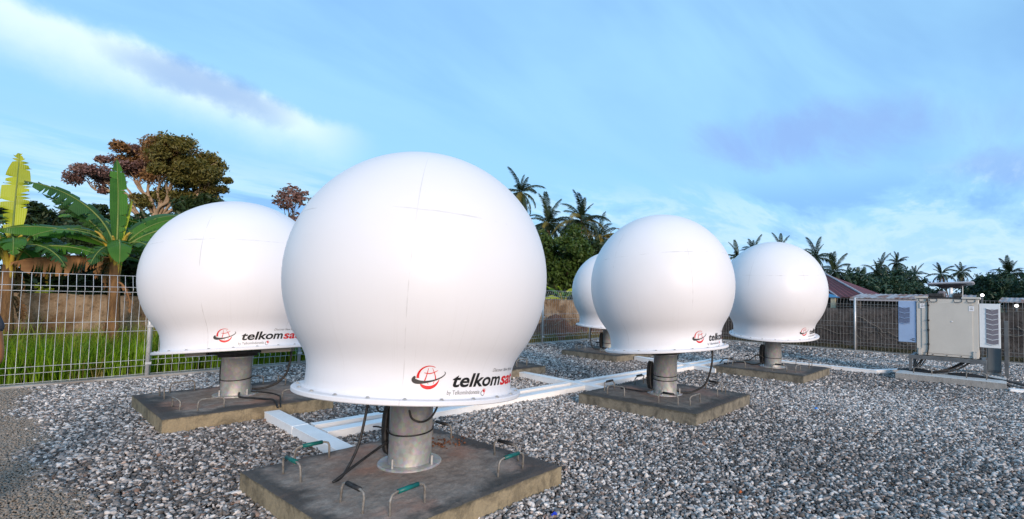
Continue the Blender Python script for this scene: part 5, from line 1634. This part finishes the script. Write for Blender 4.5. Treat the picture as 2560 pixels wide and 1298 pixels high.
def corrugated(p00, p10, p11, p01, n, amp, thick=0.03):
    """sheet between four corners; ribs run from the first edge to the last"""
    p00, p10, p11, p01 = map(Vector, (p00, p10, p11, p01))
    nv = (p10 - p00).cross(p01 - p00).normalized()
    vs, fs = [], []
    for i in range(n + 1):
        s = i / n
        o_ = nv * (amp * (1 if i % 2 else -1))
        a, b = p00.lerp(p10, s) + o_, p01.lerp(p11, s) + o_
        vs += [a, b, b - nv * thick, a - nv * thick]
    for i in range(n):
        k, l = 4 * i, 4 * i + 4
        fs += [(k, l, l + 1, k + 1), (k + 2, l + 2, l + 3, k + 3), (k, k + 3, l + 3, l), (k + 1, l + 1, l + 2, k + 2)]
    fs += [(0, 1, 2, 3), (4 * n + 3, 4 * n + 2, 4 * n + 1, 4 * n)]
    return MB().add(vs, fs)
def add_window(parent, x, y0, y1, z0, z1):
    f = MB().box(x - .06, x - .004, y0, y1, z0, z1).obj('window', MAT['trim'], parent)
    ym = (y0 + y1) / 2
    for a, b in ((y0 + .06, ym - .025), (ym + .025, y1 - .06)):
        MB().box(x - .068, x - .0605, a, b, z0 + .06, z1 - .06).obj('pane', MAT['glass'], f)
    return f
h1 = empty('house', (0, 0, OUT_Z), 'low house with a dark red hipped sheet roof behind the far wall', 'house', 'houses beyond the far wall')
oz = -OUT_Z
EZ = 1.74
MB().box(27.6, 35, 5.3, 12, 0, EZ + oz + .02).obj('walls', MAT['house_wall'], h1)
corrugated((27.0, 4.6, EZ + oz), (27.0, 12.6, EZ + oz), (31.0, 12.0, 3.05 + oz), (31.0, 7.35, 3.05 + oz), 64, .018).obj('roof', MAT['roof_red'], h1)
corrugated((35.0, 4.6, EZ + oz), (27.0, 4.6, EZ + oz), (31.0, 7.35, 3.05 + oz), (31.0, 7.36, 3.05 + oz), 40, .012).obj('roof', MAT['roof_red'], h1)
MB().tube([(26.97, 4.57, EZ + .03 + oz), (31.0, 7.35, 3.10 + oz)], .05, 6).obj('hip_capping', MAT['trim'], h1)
MB().tube([(27.0, 5.9, EZ + .06 + oz), (29.9, 7.7, 2.74 + oz)], .045, 5).obj('roof_batten', MAT['trim'], h1)
MB().add([(26.75, 5.70, EZ + .0 + oz), (26.75, 7.6, EZ + .0 + oz), (26.75, 7.6, 2.42 + oz), (26.85, 5.70, EZ + .0 + oz), (26.85, 7.6, EZ + .0 + oz), (26.85, 7.6, 2.42 + oz)], [(0, 1, 2), (5, 4, 3), (0, 3, 4, 1), (1, 4, 5, 2), (2, 5, 3, 0)]).obj('porch_gable', MAT['sky_paint'], h1)
MB().box(26.9, 27.1, 5.95, 6.15, 0, EZ + oz - .03).obj('porch_post', MAT['cream'], h1)
add_window(h1, 27.6, 7.0, 8.2, .9, 1.9); add_window(h1, 27.6, 9.2, 10.4, .9, 1.9)
h2 = empty('house', (0, 0, OUT_Z), 'low shed with a rusty sheet roof left of the cabinet', 'shed', 'houses beyond the far wall')
MB().box(24.5, 28, 1.4, 4.4, 0, 1.70 + oz).obj('walls', MAT['house_wall'], h2)
corrugated((24.0, 0.6, 1.70 + oz), (24.0, 4.75, 1.69 + oz), (26.6, 4.75, 1.90 + oz), (26.6, 0.6, 1.91 + oz), 44, .012).obj('roof', MAT['roof_rust'], h2)
MB().box(23.96, 24.04, 0.6, 4.75, 1.60 + oz, 1.672 + oz).obj('eave_board', MAT['trim'], h2)
add_window(h2, 24.5, 2.3, 3.3, .9, 1.9)
h3 = empty('house', (0, 0, OUT_Z), 'far low house roof under the palms at the right edge', 'house', 'houses beyond the far wall')
MB().box(40.4, 46, -6, -0.5, 0, 1.75 + oz).obj('walls', MAT['house_wall'], h3)
corrugated((40, -6.5, 1.74 + oz), (40, -0.1, 1.74 + oz), (43, -0.3, 2.05 + oz), (43, -6.3, 2.05 + oz), 50, .012).obj('roof', MAT['roof_rust'], h3)
add_window(h3, 40.4, -3.2, -2.0, .9, 1.9)

# lamps: one on the enclosure side, one on the far fence, a street lamp far behind
MAT['lamp_glow'] = noisy('lamp_glass', (0.9, 0.9, 0.9), (0.9, 0.9, 0.9), 3, 0.3, 0, 0)
_nt = NT(MAT['lamp_glow'].node_tree)
setp(_nt, _nt.n['Principled BSDF'], emit=(1.0, 0.98, 0.94), emits=2.2)
def bulb_lamp(loc, r, label, pole=None):
    root = empty('bulb_lamp', loc, label, 'lamp')
    z = 0.0 if pole is None else pole
    if pole:
        MB().tube([(0, 0, 0), (0, 0, pole - .02)], .02, 6).obj('pole', MAT['steel_frame'], root)
    MB().lathe([(0.0, -r), (r * .6, -r * .85), (r, -r * .1), (r * .85, r * .55), (r * .4, r), (0, r * 1.05)], 12, 0, Matrix.Translation((0, 0, z)) @ Matrix.Rotation(R(90), 4, 'X')).obj('bulb', MAT['lamp_glow'], root, True)
    MB().tube([(0, r * .9, z), (0, r * 1.9, z)], r * .55, 8).obj('socket', MAT['dark_metal'], root)
    return root
bulb_lamp((18.74, 0.30, 0.0), 0.042, 'small white lamp on a pole just right of the cabinet top', 1.81)
bulb_lamp((19.75, -0.46, 1.36), 0.046, 'small white lamp on the blackened wall near the right edge', 0.17)
sl = empty('street_lamp', (56.95, 41.06, OUT_Z), 'thin far street lamp left of the centre right radome top', 'street lamp')
MB().tube([(0, 0, 0), (0, 0, 11.2)], .07, 6).obj('pole', MAT['steel_frame'], sl)
MB().tube([(0, 0, 11.2), (.5, -.6, 11.7), (.7, -.8, 11.7)], .05, 6).obj('arm', MAT['steel_frame'], sl)
MB().box(.55, .95, -1.0, -.6, 11.6, 11.7).obj('lamp_head', MAT['trim'], sl)

# ------------------------------------------------------------------ person at the left edge, only the bent arm reaches into view
MAT['skin'] = noisy('brown_skin', (0.34, 0.135, 0.045), (0.28, 0.105, 0.035), 6, 0.5, 0, 0.03)
MAT['shirt'] = noisy('dark_grey_cotton', (0.040, 0.042, 0.052), (0.055, 0.057, 0.068), 12, 0.9, 0, 0.2)
MAT['trousers'] = noisy('dark_blue_denim', (0.020, 0.026, 0.045), (0.03, 0.036, 0.06), 14, 0.9, 0, 0.2)
MAT['hair'] = noisy('black_hair', (0.008, 0.007, 0.006), (0.014, 0.012, 0.01), 30, 0.6, 0, 0.3)
MAT['shoe'] = noisy('black_shoe', (0.012, 0.012, 0.012), (0.02, 0.02, 0.02), 20, 0.5, 0, 0)
def skinned(name, joints, edges, radii, m, parent, root_i=0, sub=2):
    me = bpy.data.meshes.new(name)
    me.from_pydata(joints, edges, [])
    me.materials.append(m)
    o = link(bpy.data.objects.new(name, me), parent)
    sk = o.modifiers.new('skin', 'SKIN')
    sk.use_smooth_shade = True
    for i, v in enumerate(me.skin_vertices[0].data):
        rr_ = radii[i]
        v.radius = rr_ if isinstance(rr_, tuple) else (rr_, rr_)
        v.use_root = (i == root_i)
    ss = o.modifiers.new('sub', 'SUBSURF'); ss.levels = sub; ss.render_levels = sub
    return o
# figure stands facing +X local; local +Y is its left
pe = empty('person', (-0.122, 5.066, GZ), 'person in a dark grey short sleeved shirt, bare bent arm entering at the left edge', 'person', None, R(220))
J = [(0, 0, .95), (0.01, 0, 1.12), (0, 0, 1.30), (-.01, 0, 1.42), (.0, 0, 1.50), (.02, 0, 1.58), (.025, 0, 1.68),
     (0, .10, .90), (.01, .11, .50), (0, .11, .09), (.13, .12, .04),
     (0, -.10, .90), (.01, -.11, .50), (0, -.11, .09), (.13, -.12, .04),
     (-.01, .17, 1.40), (-.03, .28, 1.22), (-.02, .335, 1.02), (.13, .26, 1.03), (.24, .17, 1.06), (.29, .15, 1.08),
     (-.01, -.17, 1.40), (-.02, -.24, 1.12), (.02, -.25, .88), (.06, -.25, .80)]
Eg = [(0, 1), (1, 2), (2, 3), (3, 4), (4, 5), (5, 6), (0, 7), (7, 8), (8, 9), (9, 10), (0, 11), (11, 12), (12, 13), (13, 14), (3, 15), (15, 16), (16, 17), (17, 18), (18, 19), (19, 20), (3, 21), (21, 22), (22, 23), (23, 24)]
Rd = [(.15, .11), (.14, .10), (.155, .11), (.10, .085), .055, .085, .075, .085, .058, .040, .035, .085, .058, .040, .035, .06, .048, .042, .038, .030, .034, .06, .046, .034, .034]
skinned('body', J, Eg, Rd, MAT['skin'], pe)
for side, (bx, by, bz, dvx, dvz) in ((1, (.30, .15, 1.08, .09, .015)), (-1, (.065, -.25, .775, .02, -.085))) if False else ((1, (.30, .15, 1.08, 1.0, .2)), (-1, (.065, -.25, .79, .22, -1.0))):
    for k in range(5):
        off = (k - 2) * .017
        ln = (.055, .085, .092, .086, .068)[k]
        dx_, dz_ = dvx, dvz
        nrm_ = math.hypot(dx_, dz_)
        dx_, dz_ = dx_ / nrm_, dz_ / nrm_
        p0 = (bx - .02 * dx_, by + off, bz - .02 * dz_)
        sp_ = .012 * (k - 2) + (-.03 if k == 0 else 0)
        p1 = (bx + ln * .5 * dx_, by + off * 1.3 + sp_ * .3, bz + ln * .5 * dz_ + .004)
        p2 = (bx + ln * .85 * dx_ + .012 * dz_, by + off * 1.35 + sp_ * .4, bz + ln * .85 * dz_ - .014 * dx_)
        p3 = (bx + ln * 1.05 * dx_ + .03 * dz_, by + off * 1.35 + sp_ * .4, bz + ln * 1.05 * dz_ - .034 * dx_)
        skinned('finger', [p0, p1, p2, p3], [(0, 1), (1, 2), (2, 3)], [.010, .009, .0085, .007], MAT['skin'], pe, 0, 1)
skinned('shirt', [(0, 0, .92), (.01, 0, 1.10), (0, 0, 1.30), (-.01, 0, 1.425), (-.01, .175, 1.40), (-.025, .262, 1.26), (-.028, .296, 1.185), (-.01, -.175, 1.40), (-.02, -.225, 1.2), (-.02, -.24, 1.13)],
        [(0, 1), (1, 2), (2, 3), (3, 4), (4, 5), (5, 6), (3, 7), (7, 8), (8, 9)], [(.175, .13), (.165, .12), (.175, .13), (.115, .10), .078, .068, .066, .078, .068, .066], MAT['shirt'], pe)
skinned('trousers', [(0, 0, .97), (0, .095, .88), (.01, .11, .50), (0, .11, .10), (0, -.095, .88), (.01, -.11, .50), (0, -.11, .10)], [(0, 1), (1, 2), (2, 3), (0, 4), (4, 5), (5, 6)], [(.13, .115), .095, .075, .068, .095, .075, .068], MAT['trousers'], pe)
skinned('hair', [(-.02, 0, 1.60), (-.01, 0, 1.685), (.02, 0, 1.71)], [(0, 1), (1, 2)], [.085, .088, .075], MAT['hair'], pe, 0, 1)
for s_ in (.115, -.115):
    MB().box(-.08, .20, s_ - .045, s_ + .045, 0.0, .085, 0, .02).obj('shoe', MAT['shoe'], pe, True)
for s_ in (.035, -.035):
    MB().lathe([(0, -.012), (.010, -.006), (.012, 0), (.010, .006), (0, .012)], 8, 0, Matrix.Translation((.103, s_, 1.635))).obj('eye', MAT['sticker'], pe, True)
MB().tube([(.10, 0, 1.640), (.125, 0, 1.605), (.10, 0, 1.598)], [.010, .018, .012], 8).obj('nose', MAT['skin'], pe, True)
MB().tube([(.088, -.026, 1.565), (.104, 0, 1.562), (.088, .026, 1.565)], [.004, .008, .004], 6).obj('mouth', MAT['skin'], pe, True)
for s_ in (.088, -.088):
    MB().tube([(.01, s_, 1.60), (-.005, s_ * 1.08, 1.635), (.01, s_, 1.655)], [.010, .016, .010], 6).obj('ear', MAT['skin'], pe, True)

# red soil crumbs swept onto the back of the foreground slab
cr = MB()
rk = random.Random(12)
for k in range(70):
    a = rk.gauss(0, .13); b = rk.gauss(0, .09)
    x_, y_ = 2.82 + a, 3.86 + b
    q = rk.uniform(.006, .017)
    n = 5
    ring = [(x_ + q * rk.uniform(.7, 1.2) * math.cos(2 * PI * i / n), y_ + q * rk.uniform(.7, 1.2) * math.sin(2 * PI * i / n), .137 + q * .3) for i in range(n)]
    cr.add(ring + [(x_, y_, .137 + q * 1.1), (x_, y_, .134)], [(i, (i + 1) % n, n) for i in range(n)] + [((i + 1) % n, i, n + 1) for i in range(n)])
tag(cr.obj('soil_crumbs', MAT['red_earth']), 'red soil crumbs scattered on the back of the foreground slab', 'soil', kind='stuff')
